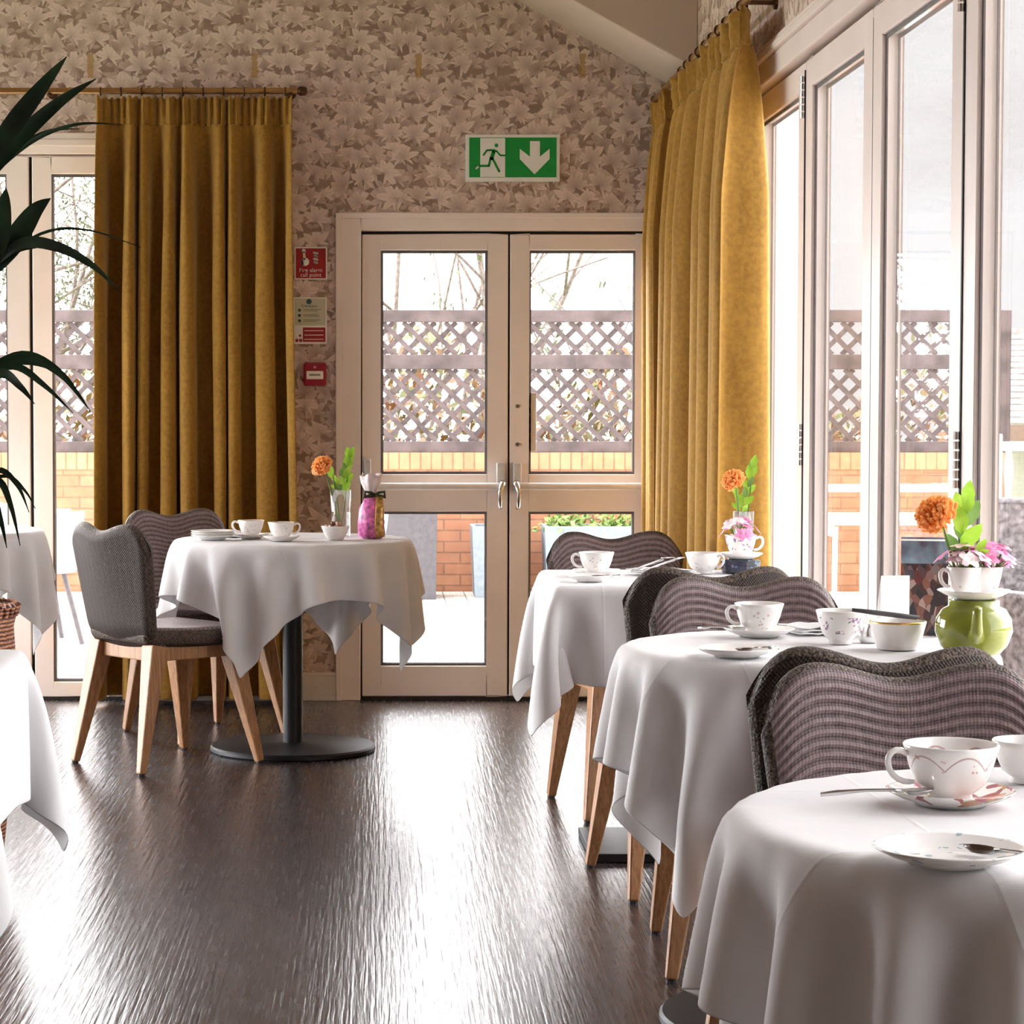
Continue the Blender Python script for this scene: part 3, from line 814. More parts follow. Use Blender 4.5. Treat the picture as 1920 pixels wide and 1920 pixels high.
# neighbouring outbuilding on the right
S = thing('outbuilding', 'neighbouring grey tiled outbuilding right of the trellis end post', 'building', (5.2, 20, -.14))
b = MB(); b.bb(.15, 6, .4, 4, 0, 1.12); b.build('wall', M['render'], S)
b = MB()
for k in range(15):
    f = k/15
    b.X = Matrix.Translation((3.05+.0, .05+f*1.9, 1.24+f*.80)) @ Matrix.Rotation(.30, 4, 'X')
    b.box((0, 0, 0), (6.1, .19, .035))
b.X = None; b.build('tiled_roof', M['roof'], S)
b = MB(); b.bb(0, 6.1, -.04, .05, 1.08, 1.22); b.build('fascia', M['fascia'], S)
b = MB(); b.bb(-.05, 6.1, 1.85, 2.1, 2.0, 2.07); b.build('ridge', M['roof'], S)

# planters
def planter(label, x0, x1, y0, h, m, group=None, plants=0, seed=1, taper=.02):
    S = thing('planter', label, 'planter', ((x0+x1)/2, y0, -.03), 0, group)
    w = (x1-x0)/2; d = .20
    b = MB(); vs = []
    for (z, k, inn) in ((0, -taper, 0), (h, 0, 0), (h, 0, -.03), (h-.06, 0, -.03)):
        for sx, sy in ((-1,-1),(1,-1),(1,1),(-1,1)): vs.append((sx*(w+k+inn), d+sy*(d+k+inn), z))
    b.add(vs, [(j*4+i, j*4+(i+1)%4, (j+1)*4+(i+1)%4, (j+1)*4+i) for j in range(3) for i in range(4)] + [(3,2,1,0)])
    b.build('tub', m, S, bev=.004)
    b = MB(); b.bb(-w+.03, w-.03, .03, 2*d-.03, h-.09, h-.05); b.build('compost', M['soil'], S)
    if plants:
      for cx_ in (-.55, .45):
        b = MB(); rr = random.Random(seed+cx_*10)
        for i in range(230):
            c = Vector((cx_*w + rr.gauss(0,.09), d+rr.gauss(0,.07), h-.05+abs(rr.gauss(0,.075))))
            a = Vector((rr.gauss(0,1), rr.gauss(0,1), rr.gauss(0,1))).normalized(); u = a.orthogonal().normalized(); s = .028
            b.add([c-a*s, c+u*s*.5, c+a*s, c-u*s*.5], [(0,1,2,3)])
        b.build('plant', M['shrub'], S, fixn=False)
planter('tall dark grey planter on the deck left of the bare brick patch', .02, .39, 15.6, .64, M['dplanter'], taper=.01)
planter('pale blue planter on the deck right of the bare brick patch', .62, 1.00, 15.75, .47, M['planter'])
planter('long blue grey planter with low green plants seen through the right door', 1.10, 1.78, 15.75, .47, M['planter'], plants=1)

def tub_chair(label, loc, rz):
    S = thing('tub_chair', label, 'chair', loc, rz)
    b = MB(); n = 22; vs = []
    prof = [(.17,.40,0), (.235,.43,0), (.26,.56,0), (.275,.70,.05), (.27,.72,.06), (.25,.70,.05), (.235,.56,0), (.20,.455,0)]
    for k in range(n+1):
        a = -.35*PI + 1.7*PI*k/n - PI/2 + PI
        hump = max(0, math.cos(2*PI*(k/n-.5)*.9))
        for r, z, h in prof: vs.append((r*math.cos(a), r*math.sin(a), z+h*hump*1.2-.0))
    m = len(prof)
    b.add(vs, [(k*m+j, k*m+(j+1)%m, (k+1)*m+(j+1)%m, (k+1)*m+j) for k in range(n) for j in range(m)] + [tuple(range(m)), tuple(n*m+j for j in range(m))[::-1]])
    b.build('shell', M['plastic'], S, smooth=True, auto=50)
    b = MB(); b.lathe([(0,.395),(.225,.40),(.235,.43),(.21,.455),(0,.45)], n=28); b.build('seat', M['plastic'], S, smooth=True, auto=50)
    for sx in (-1,1):
        for sy in (-1,1):
            b = MB(); b.tube([(sx*.13,sy*.13,.40),(sx*.21,sy*.20,.02)], .014, 10); l = b.build('leg', M['dplanter'], S)
            b = MB(); b.tube([(sx*.208,sy*.198,.03),(sx*.212,sy*.202,0)], .018, 10); b.build('foot_cap', M['alu'], l)
tub_chair('pale plastic tub chair on the deck outside the left glazed door', (-1.80, 12.5, -.03), .4)
tub_chair('pale plastic tub chair on the deck beyond the double doors', (-.20, 14.2, -.03), -.6)

def bistro(label, loc, w, d):
    S = thing('patio_table', label, 'table', loc)
    b = MB(); b.bb(-w/2, w/2, -d/2, d/2, .742, .765); b.build('table_top', M['alu'], S, bev=.005)
    for sx in (-1,1):
        for sy in (-1,1):
            b = MB(); b.tube([(sx*(w/2-.05), sy*(d/2-.05), .735), (sx*(w/2-.04), sy*(d/2-.04), 0)], .012, 10); b.build('leg', M['alu'], S)
    for sx in (-1,1):
        b = MB(); b.bb(sx*(w/2-.045)-.01, sx*(w/2-.045)+.01, -d/2+.05, d/2-.05, .69, .735); b.build('apron', M['alu'], S)
bistro('white metal patio table farthest out on the deck beyond the window wall', (3.2, 14.9, -.03), 1.1, .8)
bistro('white metal patio table in the middle of the deck outside the windows', (2.62, 10.9, -.03), 1.3, .75)
def armchair(label, loc, rz):
    S = thing('rattan_armchair', label, 'chair', loc, rz, 'rattan armchairs on the terrace')
    b = MB(); b.bb(-.28, .28, -.26, .28, .30, .40); b.build('seat', M['rattan'], S, bev=.02)
    b = MB(); b.X = Matrix.Translation((0,-.27,.38)) @ Matrix.Rotation(.16, 4, 'X'); b.box((0,0,.25), (.56,.06,.52)); b.build('backrest', M['rattan'], S, bev=.025)
    for sx in (-1,1):
        b = MB(); b.bb(sx*.29-.03, sx*.29+.03, -.27, .27, .06, .62); b.build('arm', M['rattan'], S, bev=.02)
        for y in (-.24,.24):
            b = MB(); b.bb(sx*.29-.02, sx*.29+.02, y-.02, y+.02, 0, .07); b.build('leg', M['dplanter'], S)
armchair('grey rattan armchair on the deck nearest the outdoor white table', (2.55, 9.7, -.03), 2.6)
armchair('grey rattan armchair on the deck at the right edge of the picture', (2.45, 8.6, -.03), .5)
S = thing('white_balustrade', 'white turned balustrade panel on the deck in front of the outbuilding', 'balustrade', (4.9, 15.6, -.03))
for z in (.08, 1.0):
    b = MB(); b.bb(-.9, .9, -.04, .04, z-.03, z+.03); b.build('rail', M['alu'], S, bev=.006)
for i in range(9):
    x = -.8+.2*i; b = MB(); b.lathe([(.022,0),(.03,.12),(.045,.28),(.025,.45),(.022,.6),(.035,.75),(.022,.87)], (x,0,.1), 12); b.build('baluster', M['alu'], S, smooth=True)
for x in (-.9,.9):
    b = MB(); b.bb(x-.05, x+.05, -.05, .05, 0, 1.08); b.build('post', M['alu'], S, bev=.006)
# ------------------------------------------------------------------ loom chairs
def grid_obj(name, P, UV, quads, mats, midx, parent):
    me = bpy.data.meshes.new(name)
    used = sorted({i for q in quads for i in q}); mp = {k: i for i, k in enumerate(used)}
    me.from_pydata([tuple(P[k]) for k in used], [], [tuple(mp[i] for i in q) for q in quads])
    for m in mats: me.materials.append(m)
    me.polygons.foreach_set('material_index', midx)
    me.polygons.foreach_set('use_smooth', [True]*len(quads))
    uvl = me.uv_layers.new(name='UVMap')
    uvs = []
    for q in quads:
        for i in q: uvs += [UV[i][0], UV[i][1]]
    uvl.data.foreach_set('uv', uvs)
    b = bmesh.new(); b.from_mesh(me); bmesh.ops.recalc_face_normals(b, faces=b.faces); b.to_mesh(me); b.free()
    o = bpy.data.objects.new(name, me); col.objects.link(o); o.parent = parent
    return o
def pad(nu, nv, fn, T, ribs, uedge, vedge, flip, bothu=False):
    """pillow edged shell around a mid surface fn(u,v)->xyz ; returns points, uvs, quads, classes (0 face,1 reverse,2 rim)"""
    us = np.concatenate([np.linspace(0, 1-uedge, nu, endpoint=False), 1-uedge + uedge*np.sin(np.linspace(0, PI/2, 9))])
    if bothu: us = np.concatenate([uedge*(1-np.cos(np.linspace(0, PI/2, 6, endpoint=False))), us[us > uedge]])
    half = np.concatenate([np.linspace(0, 1-vedge, nv, endpoint=False), 1-vedge + vedge*np.sin(np.linspace(0, PI/2, 9))])
    vsn = np.concatenate([-half[::-1][:-1], half])
    U, V = np.meshgrid(us, vsn, indexing='ij')
    X, Y, Z = fn(U, V)
    Q = np.stack([X, Y, Z], -1)
    e = 1e-3
    Xa, Ya, Za = fn(np.clip(U-e, 0, 1), V); Xb, Yb, Zb = fn(np.clip(U+e, 0, 1), V)
    du = np.stack([Xb-Xa, Yb-Ya, Zb-Za], -1)
    Xa, Ya, Za = fn(U, np.clip(V-e, -1, 1)); Xb, Yb, Zb = fn(U, np.clip(V+e, -1, 1))
    dv = np.stack([Xb-Xa, Yb-Ya, Zb-Za], -1)
    N = np.cross(dv, du); N /= np.linalg.norm(N, axis=-1, keepdims=True)+1e-12
    if flip: N = -N
    a = np.maximum(0, (np.abs(V)-(1-vedge))/vedge); c = np.maximum(0, (U-(1-uedge))/uedge)
    if bothu: c = np.maximum(c, np.maximum(0, (uedge-U)/uedge))
    E_ = np.minimum(1, np.sqrt(a*a+c*c)); G = np.sqrt(1-E_**2)
    ph = (1-U)*ribs
    bump = .0017*np.sin(2*PI*ph)*(E_ < .45)
    F = Q + N*(T*G+bump)[..., None]; B = Q - N*(T*G)[..., None]
    n, m = U.shape; P = np.concatenate([F.reshape(-1, 3), B.reshape(-1, 3)])
    uv = np.concatenate([np.stack([X, ph], -1).reshape(-1, 2), np.stack([X, Z+Y], -1).reshape(-1, 2)])
    quads = []; cls = []
    ep = E_
    for i in range(n-1):
        for j in range(m-1):
            q = (i*m+j, i*m+j+1, (i+1)*m+j+1, (i+1)*m+j)
            rim = min(ep[i, j], ep[i+1, j+1], ep[i, j+1], ep[i+1, j]) > .66
            quads.append(q); cls.append(2 if rim else 0)
            quads.append(tuple(k+n*m for k in q[::-1])); cls.append(2 if rim else 1)
    return P.tolist(), uv.tolist(), quads, cls
def back_fn(U, V):
    a = np.abs(V)
    zt = .842 - .026*(.5+.5*np.cos(PI*np.minimum(a/.58, 1))) - .085*np.maximum(0, (a-.58)/.42)**2.5
    z = .425 + U*(zt-.425)
    hw = .176 + .050*U**.8
    y = -.185 - .085*U + .050*V**2*(.3+.7*U) + .045*np.maximum(0, 1-U/.2)**2
    return hw*V, y, z
def seat_fn(U, V):
    hw = (.180 + .040*U) * (1 - .16*np.maximum(0, (U-.72)/.28)**2)
    y = -.205 + .445*U - .035*V**2*U
    z = .452 - .010*(1-V**2)*np.sin(PI*np.clip(U, 0, 1)) + .010*(1-U)**3
    return hw*V, y, z
def make_chair(label, loc, rz, group):
    S = thing('loom_dining_chair', label, 'chair', loc, rz, group)
    for nm, (P, uv, q, c) in (('backrest', pad(220, 14, back_fn, .027, 24, .085, .17, True)), ('seat', pad(150, 12, seat_fn, .033, 24, .10, .16, False, True))):
        idx = [i for i in range(len(q)) if c[i] != 2]
        o = grid_obj(nm, P, uv, [q[i] for i in idx], [M['rib'], M['wback']], [c[i] for i in idx], S)
        idx = [i for i in range(len(q)) if c[i] == 2]
        grid_obj('edge_trim', P, uv, [q[i] for i in idx], [M['braid']], [0]*len(idx), o)
    b = MB()
    for s in (-1, 1):
        b.bb(s*.155-.013, s*.155+.013, -.165, .165, .375, .425); b.bb(-.155, .155, s*.16-.013, s*.16+.013, .375, .425)
    b.build('seat_frame', M['oak'], S, bev=.004)
    for sx in (-1, 1):
        for fx, fy, tx, ty in ((.200, -.245, .158, -.158), (.222, .238, .158, .158)):
            b = MB(); b.tube([(sx*tx, ty, .428), (sx*(tx*.85+fx*.15), ty*.85+fy*.15, .36), (sx*fx, fy, .006)], [.046, .043, .019], 4)
            l = b.build('leg', M['oak'], S, bev=.005)
            b = MB(); b.tube([(sx*fx, fy, .008), (sx*fx, fy, 0)], .012, 10); b.build('floor_glide', M['gasket'], l)
    return S
def face(dx, dy): return math.atan2(dy, dx) - PI/2       # rotation turning local +y towards (dx,dy)
GC = 'loom dining chairs around the covered tables'
chairs = [  # x, y, facing, label
 (-.735, 8.30, (.76, .65), 'grey loom chair seen from behind at the left pedestal table, its smooth woven back nearest'),
 (-.655, 9.00, (.55, -.84), 'grey loom chair between the wide curtain and the left pedestal table, ribbed inside showing'),
 (.795, 7.36, (.2, -.98), 'grey loom chair at the far side of the square table, before the double doors'),
 (.815, 6.20, (-.09, 1), 'grey loom chair on the near side of the square table, largely hidden'),
 (.855, 5.36, (0, -1), 'grey loom chair facing us across the table with the green teapot'),
 (.845, 4.235, (0, 1), 'grey loom chair turned away from us, its dark rim before the green teapot'),
 (.818, 3.49, (0, -1), 'grey loom chair facing us behind the front cup and saucer, largest in view')]
c0 = None; seats = []
for x, y, (dx, dy), lab in chairs:
    rz = face(dx, dy)
    if c0 is None: c0 = make_chair(lab, (x, y, 0), rz, GC)
    else: dup(c0, (x, y, 0), rz, lab)
    seats.append((x, y, rz))

# ------------------------------------------------------------------ tables and draped cloths
ZT = .762
def drape(name, label, L, N, rot, cx, cy, shape, size, obst, seed, steps=460, group=None):
    rs = np.random.RandomState(seed)
    h = L/(N-1); g = np.linspace(-L/2, L/2, N); GX, GY = np.meshgrid(g, g, indexing='ij')
    c, s = math.cos(rot), math.sin(rot)
    P = np.stack([cx+GX*c-GY*s, cy+GX*s+GY*c, np.full_like(GX, ZT+.004)], -1)
    P += rs.normal(0, .0012, P.shape); O = P.copy()
    def sat(A, Bv, rest, k):
        d = Bv-A; l = np.sqrt((d*d).sum(-1, keepdims=True))+1e-9
        w = d*(.5*k*(l-rest)/l); A += w; Bv -= w
    def solve():
        for q in (0, 1):
            n = (N-q)//2*2; 
            sat(P[q:q+n:2][:(N-q)//2], P[q+1:q+1+n:2][:(N-q)//2], h, 1)
            sat(P[:, q:q+n:2][:, :(N-q)//2], P[:, q+1:q+1+n:2][:, :(N-q)//2], h, 1)
            m = (N-q)//2
            A = P[q::2][:m]; Bq = P[q+1::2][:m]
            sat(A[:, :-1], Bq[:, 1:], h*2**.5, .35); sat(A[:, 1:], Bq[:, :-1], h*2**.5, .35)
        for q in range(4):
            m = len(range(q, N-2, 4))
            if m: 
                sat(P[q:N-2:4], P[q+2:N:4][:m], 2*h, .22); sat(P[:, q:N-2:4], P[:, q+2:N:4][:, :m], 2*h, .22)
    for it in range(steps):
        V = (P-O)*(.985 if it < steps-60 else .93); O = P.copy(); P = P+V; P[..., 2] -= 9.8/3600*.22
        for k in range(12):
            solve()
            dx = P[..., 0]-cx; dy = P[..., 1]-cy; z = P[..., 2]; pz = ZT-z
            if shape == 'round':
                r = np.sqrt(dx*dx+dy*dy)+1e-9; pr = size-r; ins = (pr > 0) & (pz > 0) & (pz < .05)
                up = ins & (pz <= pr*1.2+.002); out = ins & ~up
                f = np.where(out, size/r, 1); P[..., 0] = cx+dx*f; P[..., 1] = cy+dy*f; P[..., 2] = np.where(up, ZT, z)
            else:
                px = size-np.abs(dx); py = size-np.abs(dy); ins = (px > 0) & (py > 0) & (pz > 0) & (pz < .05)
                pm = np.minimum(px, py); up = ins & (pz <= pm*1.2+.002); out = ins & ~up
                ox = out & (px <= py); oy = out & ~ox
                P[..., 0] = np.where(ox, cx+np.sign(dx)*size, P[..., 0]); P[..., 1] = np.where(oy, cy+np.sign(dy)*size, P[..., 1]); P[..., 2] = np.where(up, ZT, z)
            core = (np.sqrt(dx*dx+dy*dy) < size-.006) if shape == 'round' else (np.maximum(np.abs(dx), np.abs(dy)) < size-.006)
            if it > 60: P[..., 2] = np.where(core & (P[..., 2] > ZT+.0006), ZT+.0006, P[..., 2])
            if up.any():
                for a in (0, 1): P[..., a] = np.where(up, O[..., a]+.25*(P[..., a]-O[..., a]), P[..., a])
        for (x, y, rz) in obst:
            c2, s2 = math.cos(-rz), math.sin(-rz); dx = P[..., 0]-x; dy = P[..., 1]-y
            lx = dx*c2-dy*s2; ly = dx*s2+dy*c2; z = P[..., 2]
            px = .232-np.abs(lx); fy = .262-ly; ins = (px > 0) & (fy > 0) & (ly > -.19) & (z < .494) & (z > .36)
            pzz = .494-z; pm = np.minimum(px, fy)
            up = ins & (pzz < pm); side = ins & ~up & (px < fy); fr = ins & ~up & ~side
            lx = np.where(side, np.sign(lx)*.232, lx); ly = np.where(fr, .262, ly); 
            ch = side | fr; c3, s3 = math.cos(rz), math.sin(rz)
            P[..., 0] = np.where(ch, x+lx*c3-ly*s3, P[..., 0]); P[..., 1] = np.where(ch, y+lx*s3+ly*c3, P[..., 1]); P[..., 2] = np.where(up, .494, z)
            # keep clear of the back
            by = ly+.262; bi = (np.abs(lx) < .24) & (ly > -.30) & (ly < -.155) & (P[..., 2] < .86) & (P[..., 2] > .42)
            ly2 = np.where(bi, -.155, ly)
            P[..., 0] = np.where(bi, x+lx*c3-ly2*s3, P[..., 0]); P[..., 1] = np.where(bi, y+lx*s3+ly2*c3, P[..., 1])
        P[..., 0] = np.minimum(P[..., 0], 1.236+.4*min(1, max(0, (300-it)/150))); P[..., 2] = np.maximum(P[..., 2], .01)
    V = P.reshape(-1, 3) - np.array([cx, cy, 0.])
    b = MB(); b.add(V.tolist(), [(i*N+j, i*N+j+1, (i+1)*N+j+1, (i+1)*N+j) for i in range(N-1) for j in range(N-1)])
    o = b.build(name, M['linen'], smooth=True, solid=.0016, sub=1, loc=(cx, cy, 0), fixn=False)
    me = o.data; ul = me.uv_layers.new(name='UVMap'); vi = np.zeros(len(me.loops), dtype=np.int32); me.loops.foreach_get('vertex_index', vi)
    ul.data.foreach_set('uv', np.stack([(vi//N)/(N-1), (vi % N)/(N-1)], -1).astype(np.float32).ravel())
    return tag(o, label, 'tablecloth', group)
def table(label, cx, cy, shape, size, base):
    S = thing('pedestal_table', label, 'table', (cx, cy, 0), 0, 'pedestal tables')
    b = MB()
    if shape == 'round': b.lathe([(0,.728),(size-.030,.728),(size-.022,.733),(size-.022,.744),(size-.030,.750),(0,.750)], n=64)
    else: b.bb(-size+.024, size-.024, -size+.024, size-.024, .726, .748)
    b.build('tabletop', M['black'], S)
    b = MB(); b.lathe([(0,.012),(.036,.012),(.036,.71),(.09,.722),(.09,.731),(0,.731)], n=28); b.build('column', M['black'], S, smooth=True, auto=40)
    b = MB()
    if shape == 'round': b.lathe([(0,0),(base-.004,0),(base,.005),(base,.016),(base-.006,.022),(.06,.026),(.05,.03),(0,.03)], n=64)
    else: b.bb(-base, base, -base, base, 0, .024)
    b.build('base_plate', M['black'], S, smooth=(shape == 'round'), auto=30, bev=0 if shape == 'round' else .003)
GT = 'white linen tablecloths'
def near(cx, cy): return [s for s in seats if math.hypot(s[0]-cx, s[1]-cy) < 1.05]
TB = [ # label table, label cloth, cx, cy, shape, size, base, L, rot, seed
 ('pedestal table left of the double doors with black column and round base', 'white tablecloth with pointed corners on the table left of the double doors', -.305, 8.60, 'round', .432, .297, 1.23, math.radians(-66), 3),
 ('square pedestal table by the far window under its cloth', 'white square tablecloth on the far right table nearest the double doors', .79, 6.68, 'square', .328, .21, 1.16, 0, 4),
 ('round pedestal table under the green teapot by the windows', 'white tablecloth on the round table carrying the green teapot', .858, 4.775, 'round', .376, .29, 1.18, .06, 5),
 ('round pedestal table in the right foreground by the windows', 'white tablecloth in the right foreground under the pink garlanded cup', .822, 2.79, 'round', .412, .29, 1.22, .04, 6),
 ('square pedestal table at the left picture edge near the floor glare', 'white tablecloth spilling in at the left edge, in front of the wicker planter', -1.035, 4.385, 'square', .35, .21, 1.22, 0, 7),
 ('round pedestal table at the far left by the glazed folding doors', 'white tablecloth at the far left before the glazed folding doors', -1.715, 9.22, 'round', .432, .297, 1.24, .55, 8)]
for tl, cl, cx_, cy_, sh, sz, bs, L, rt, sd in TB:
    table(tl, cx_, cy_, sh, sz, bs)
    drape('tablecloth', cl, L, 57, rt, cx_, cy_, sh, sz, near(cx_, cy_), sd, group=GT)

# ------------------------------------------------------------------ tableware
Z0 = ZT+.0025
def cup(label, x, y, z, r, h, mat, rz=PI, rim=None, name='teacup', cat='cup', handle=True, group='teacups'):
    S = thing(name, label, cat, (x, y, z), rz, group)
    b = MB()
    pr = [(0,.002),(r*.42,0),(r*.46,.002),(r*.44,.007),(r*.52,.10*h+.004),(r*.72,.30*h),(r*.86,.58*h),(r*.94,.82*h),(r,h-.0015),(r-.0012,h),(r-.003,h-.0015),(r*.92-.003,.80*h),(r*.83-.003,.58*h),(r*.66,.32*h),(r*.42,.16*h),(0,.14*h)]
    b.lathe(pr, n=48, mats=[0]*8+[1,1]+[0]*5); b.build('cup_body', [mat, M['gold'] if rim else M['china']], S, smooth=True)
    if handle:
        b = MB(); pts = [(r*.93,0,.80*h),(r*1.08,0,.92*h),(r*1.32,0,.90*h),(r*1.42,0,.68*h),(r*1.28,0,.44*h),(r*1.02,0,.32*h),(r*.76,0,.34*h)]
        b.tube(pts, [.0034,.0036,.0038,.0036,.0034,.0032,.003], 8, flat=1.3); b.build('handle', M['china'], S, smooth=True, sub=1)
    return S
def saucer(label, x, y, z, r, mat, name='saucer', cat='saucer', group='saucers and side plates', gold=False):
    b = MB(); k = r
    pr = [(0,.0025),(k*.5,.0025),(k*.54,0),(k*.58,.003),(k*.80,.0085),(k*.97,.0155),(k,.0175),(k-.0015,.0185),(k*.95,.0175),(k*.78,.0115),(k*.55,.006),(k*.48,.005),(0,.005)]
    b.lathe(pr, n=56, mats=[0]*6+[1 if gold else 0]*2+[0]*4)
    o = b.build(name, [mat, M['gold']], smooth=True, loc=(x, y, z)); tag(o, label, cat, group); return o
def spoon(label, x, y, z, rz, L=.125, tilt=0, mat='chrome', group='teaspoons'):
    S = thing('teaspoon', label, 'spoon', (x, y, z), rz, group); S.rotation_euler = (0, tilt, rz)
    b = MB(); n = 16; vs = []
    for k, (f, dz) in enumerate(((0, -.0045), (.55, -.003), (.9, .0012), (1, .0022))):
        for j in range(n):
            a = 2*PI*j/n; vs.append((.019*f*math.cos(a), .0125*f*math.sin(a), dz+.005))
    b.add(vs, [(i*n+j, i*n+(j+1)%n, (i+1)*n+(j+1)%n, (i+1)*n+j) for i in range(3) for j in range(n)])
    b.build('spoon_bowl', M[mat], S, smooth=True, solid=.001)
    b = MB(); b.tube([(.017,0,.0065),(.03,0,.008),(.06,0,.009),(L-.02,0,.0075),(L,0,.006)], [.0028,.002,.002,.0034,.0026], 8, flat=.5); b.build('handle', M['chrome'], S, smooth=True)
    return S
SZ = Z0+.0055
# front table
saucer('rose painted saucer under the pink garlanded cup in the foreground', .690, 2.872, Z0, .077, M['china_rose'])
cup('large teacup with pink garland border on the foreground table', .690, 2.872, SZ, .0575, .068, M['china_pink'], PI+.15)
spoon('teaspoon lying over the left rim of the rose painted saucer', .645, 2.845, Z0+.0145, PI-.12, .115, .06)
saucer('blue sprigged tea plate in the foreground, nearest plate to us', .600, 2.50, Z0, .080, M['china_blue'], 'tea_plate', 'plate')
spoon('dark shining spoon resting on the blue sprigged tea plate', .634, 2.508, Z0+.008, -.75, .085, .02, 'steel')
cup('white cup cut by the right edge behind the pink garlanded cup', .828, 3.035, Z0, .046, .055, M['china'], 1.2, None)
saucer('white saucer at the right edge beyond the foreground cup', .90, 2.90, Z0, .06, M['china'])
# teapot table
saucer('saucer under the left teacup on the teapot table', .790, 4.955, Z0, .074, M['china'])
cup('white sprigged teacup left of the violet cup on the teapot table', .790, 4.955, SZ, .051, .064, M['china_grey'], PI+.2)
spoon('teaspoon across the saucer of the teacup on the teapot table', .745, 4.93, Z0+.014, PI-.5, .09, .05)
saucer('tea plate at the near left rim of the teapot table', .685, 4.56, Z0, .078, M['china'], 'tea_plate', 'plate')
spoon('teaspoon lying on the tea plate at the rim of the teapot table', .70, 4.56, Z0+.008, .25, .07, .0, 'steel')
cup('white teacup with a violet flower posy left of the gold rimmed bowl', .930, 4.805, Z0, .050, .068, M['china_violet'], .5, None)
b = MB(); b.lathe([(0,.002),(.036,0),(.040,.002),(.048,.025),(.055,.052),(.0552,.056),(.0530,.056),(.046,.025),(.034,.008),(0,.006)], n=48, mats=[0]*4+[1,1]+[0]*3)
o = b.build('sugar_bowl', [M['china'], M['gold']], smooth=True, loc=(1.022, 4.70, Z0)); tag(o, 'white sugar bowl with yellow gold rim left of the green teapot', 'bowl')
b = MB(); b.tube([(-.075,-.01,.012),(-.03,0,.006),(.02,.006,0),(.062,.01,-.004)], [.004,.0052,.0048,.003], 8, flat=.5); b.tube([(-.075,-.01,.012),(-.03,.012,.004),(.02,.02,-.003),(.06,.024,-.008)], [.004,.004,.004,.003], 8, flat=.5)
o = b.build('sugar_tongs', M['dplanter'], smooth=True, loc=(1.005, 4.70, Z0+.066)); tag(o, 'dark tongs resting across the gold rimmed sugar bowl', 'tongs')
b = MB(); b.lathe([(0,0),(.020,0),(.024,.004),(.026,.02),(.018,.038),(.020,.045),(.018,.045),(.016,.038),(.023,.02),(.02,.006),(0,.005)], n=24)
o = b.build('salt_pot', M['chrome'], smooth=True, loc=(.992, 4.83, Z0)); o.scale = (.8,.8,.8); tag(o, 'small silver pot between the violet cup and the sugar bowl', 'pot')
S = thing('teapot', 'olive green glazed teapot beside the window with a saucer on top', 'teapot', (1.146, 4.60, Z0), -.5)
b = MB(); b.lathe([(0,.002),(.045,0),(.050,.003),(.064,.018),(.0735,.045),(.071,.070),(.060,.088),(.048,.094),(.048,.104),(.046,.106),(.040,.104),(.040,.098),(0,.096)], n=48); b.build('pot_body', M['green'], S, smooth=True)
b = MB(); b.tube([(.066,0,.040),(.088,0,.055),(.10,0,.085),(.108,0,.098)], [.017,.012,.009,.008], 12); b.X = Matrix.Rotation(-1.25, 4, 'Z'); b.v = [tuple(b.X @ Vector(p)) for p in b.v]; b.build('spout', M['green'], S, smooth=True)
b = MB(); b.tube([(-.05,0,.088),(-.085,0,.09),(-.095,0,.06),(-.068,0,.03)], [.006,.007,.007,.006], 10); b.X = Matrix.Rotation(-1.25, 4, 'Z'); b.v = [tuple(b.X @ Vector(p)) for p in b.v]; b.build('handle', M['green'], S, smooth=True)
zs = Z0+.1065
saucer('white square rimmed saucer lying on top of the green teapot', 1.146, 4.60, zs, .070, M['china'], gold=False)
cup('small white cup of pink flowers, left one on top of the green teapot', 1.124, 4.59, zs+.0055, .033, .058, M['china_grey'], PI, None)
cup('small white cup of pink flowers, right one on top of the green teapot', 1.178, 4.622, zs+.0055, .028, .056, M['china_grey'], 0, None, handle=False)

def blossoms(label, x, y, z, n, spread, seed, cats='flowers', pink=.6, rad=.015):
    """cluster of small five petalled flowers"""
    rr = random.Random(seed); S = thing('flower_posy', label, cats, (x, y, z))
    sb = MB()
    for i in range(n):
        a = rr.uniform(0, 2*PI); q = math.sqrt(rr.random())*spread
        c = Vector((q*math.cos(a), q*math.sin(a), rr.uniform(.018, .05) - q*.35)); d = (c+Vector((0,0,.03))).normalized()
        sb.tube([(c.x*.15, c.y*.15, -.035), (c.x*.45, c.y*.45, -.005), c], .0011, 5)
        u = d.orthogonal().normalized(); w = d.cross(u); pb = MB(); rp = rad*rr.uniform(.8, 1.25)
        for k in range(5):
            t = 2*PI*k/5 + i; e = u*math.cos(t)+w*math.sin(t); f = d.cross(e)
            pb.add([c, c+e*rp*.5+f*rp*.38+d*.003, c+e*rp+d*.002+f*rp*.16, c+e*rp-f*rp*.16+d*.002, c+e*rp*.5-f*rp*.38+d*.003], [(0,1,2,3,4)])
        pb.build('blossom', M['pinkpetal'] if rr.random() < pink else M['whitepetal'], S, fixn=False)
    sb.build('stems', M['leafd'], S)
    return S
blossoms('pink and white posy in the left cup on top of the green teapot', 1.124, 4.59, zs+.062, 24, .042, 2, rad=.019)
blossoms('pink posy in the right cup on top of the green teapot', 1.178, 4.622, zs+.060, 22, .040, 3, pink=.75, rad=.019)

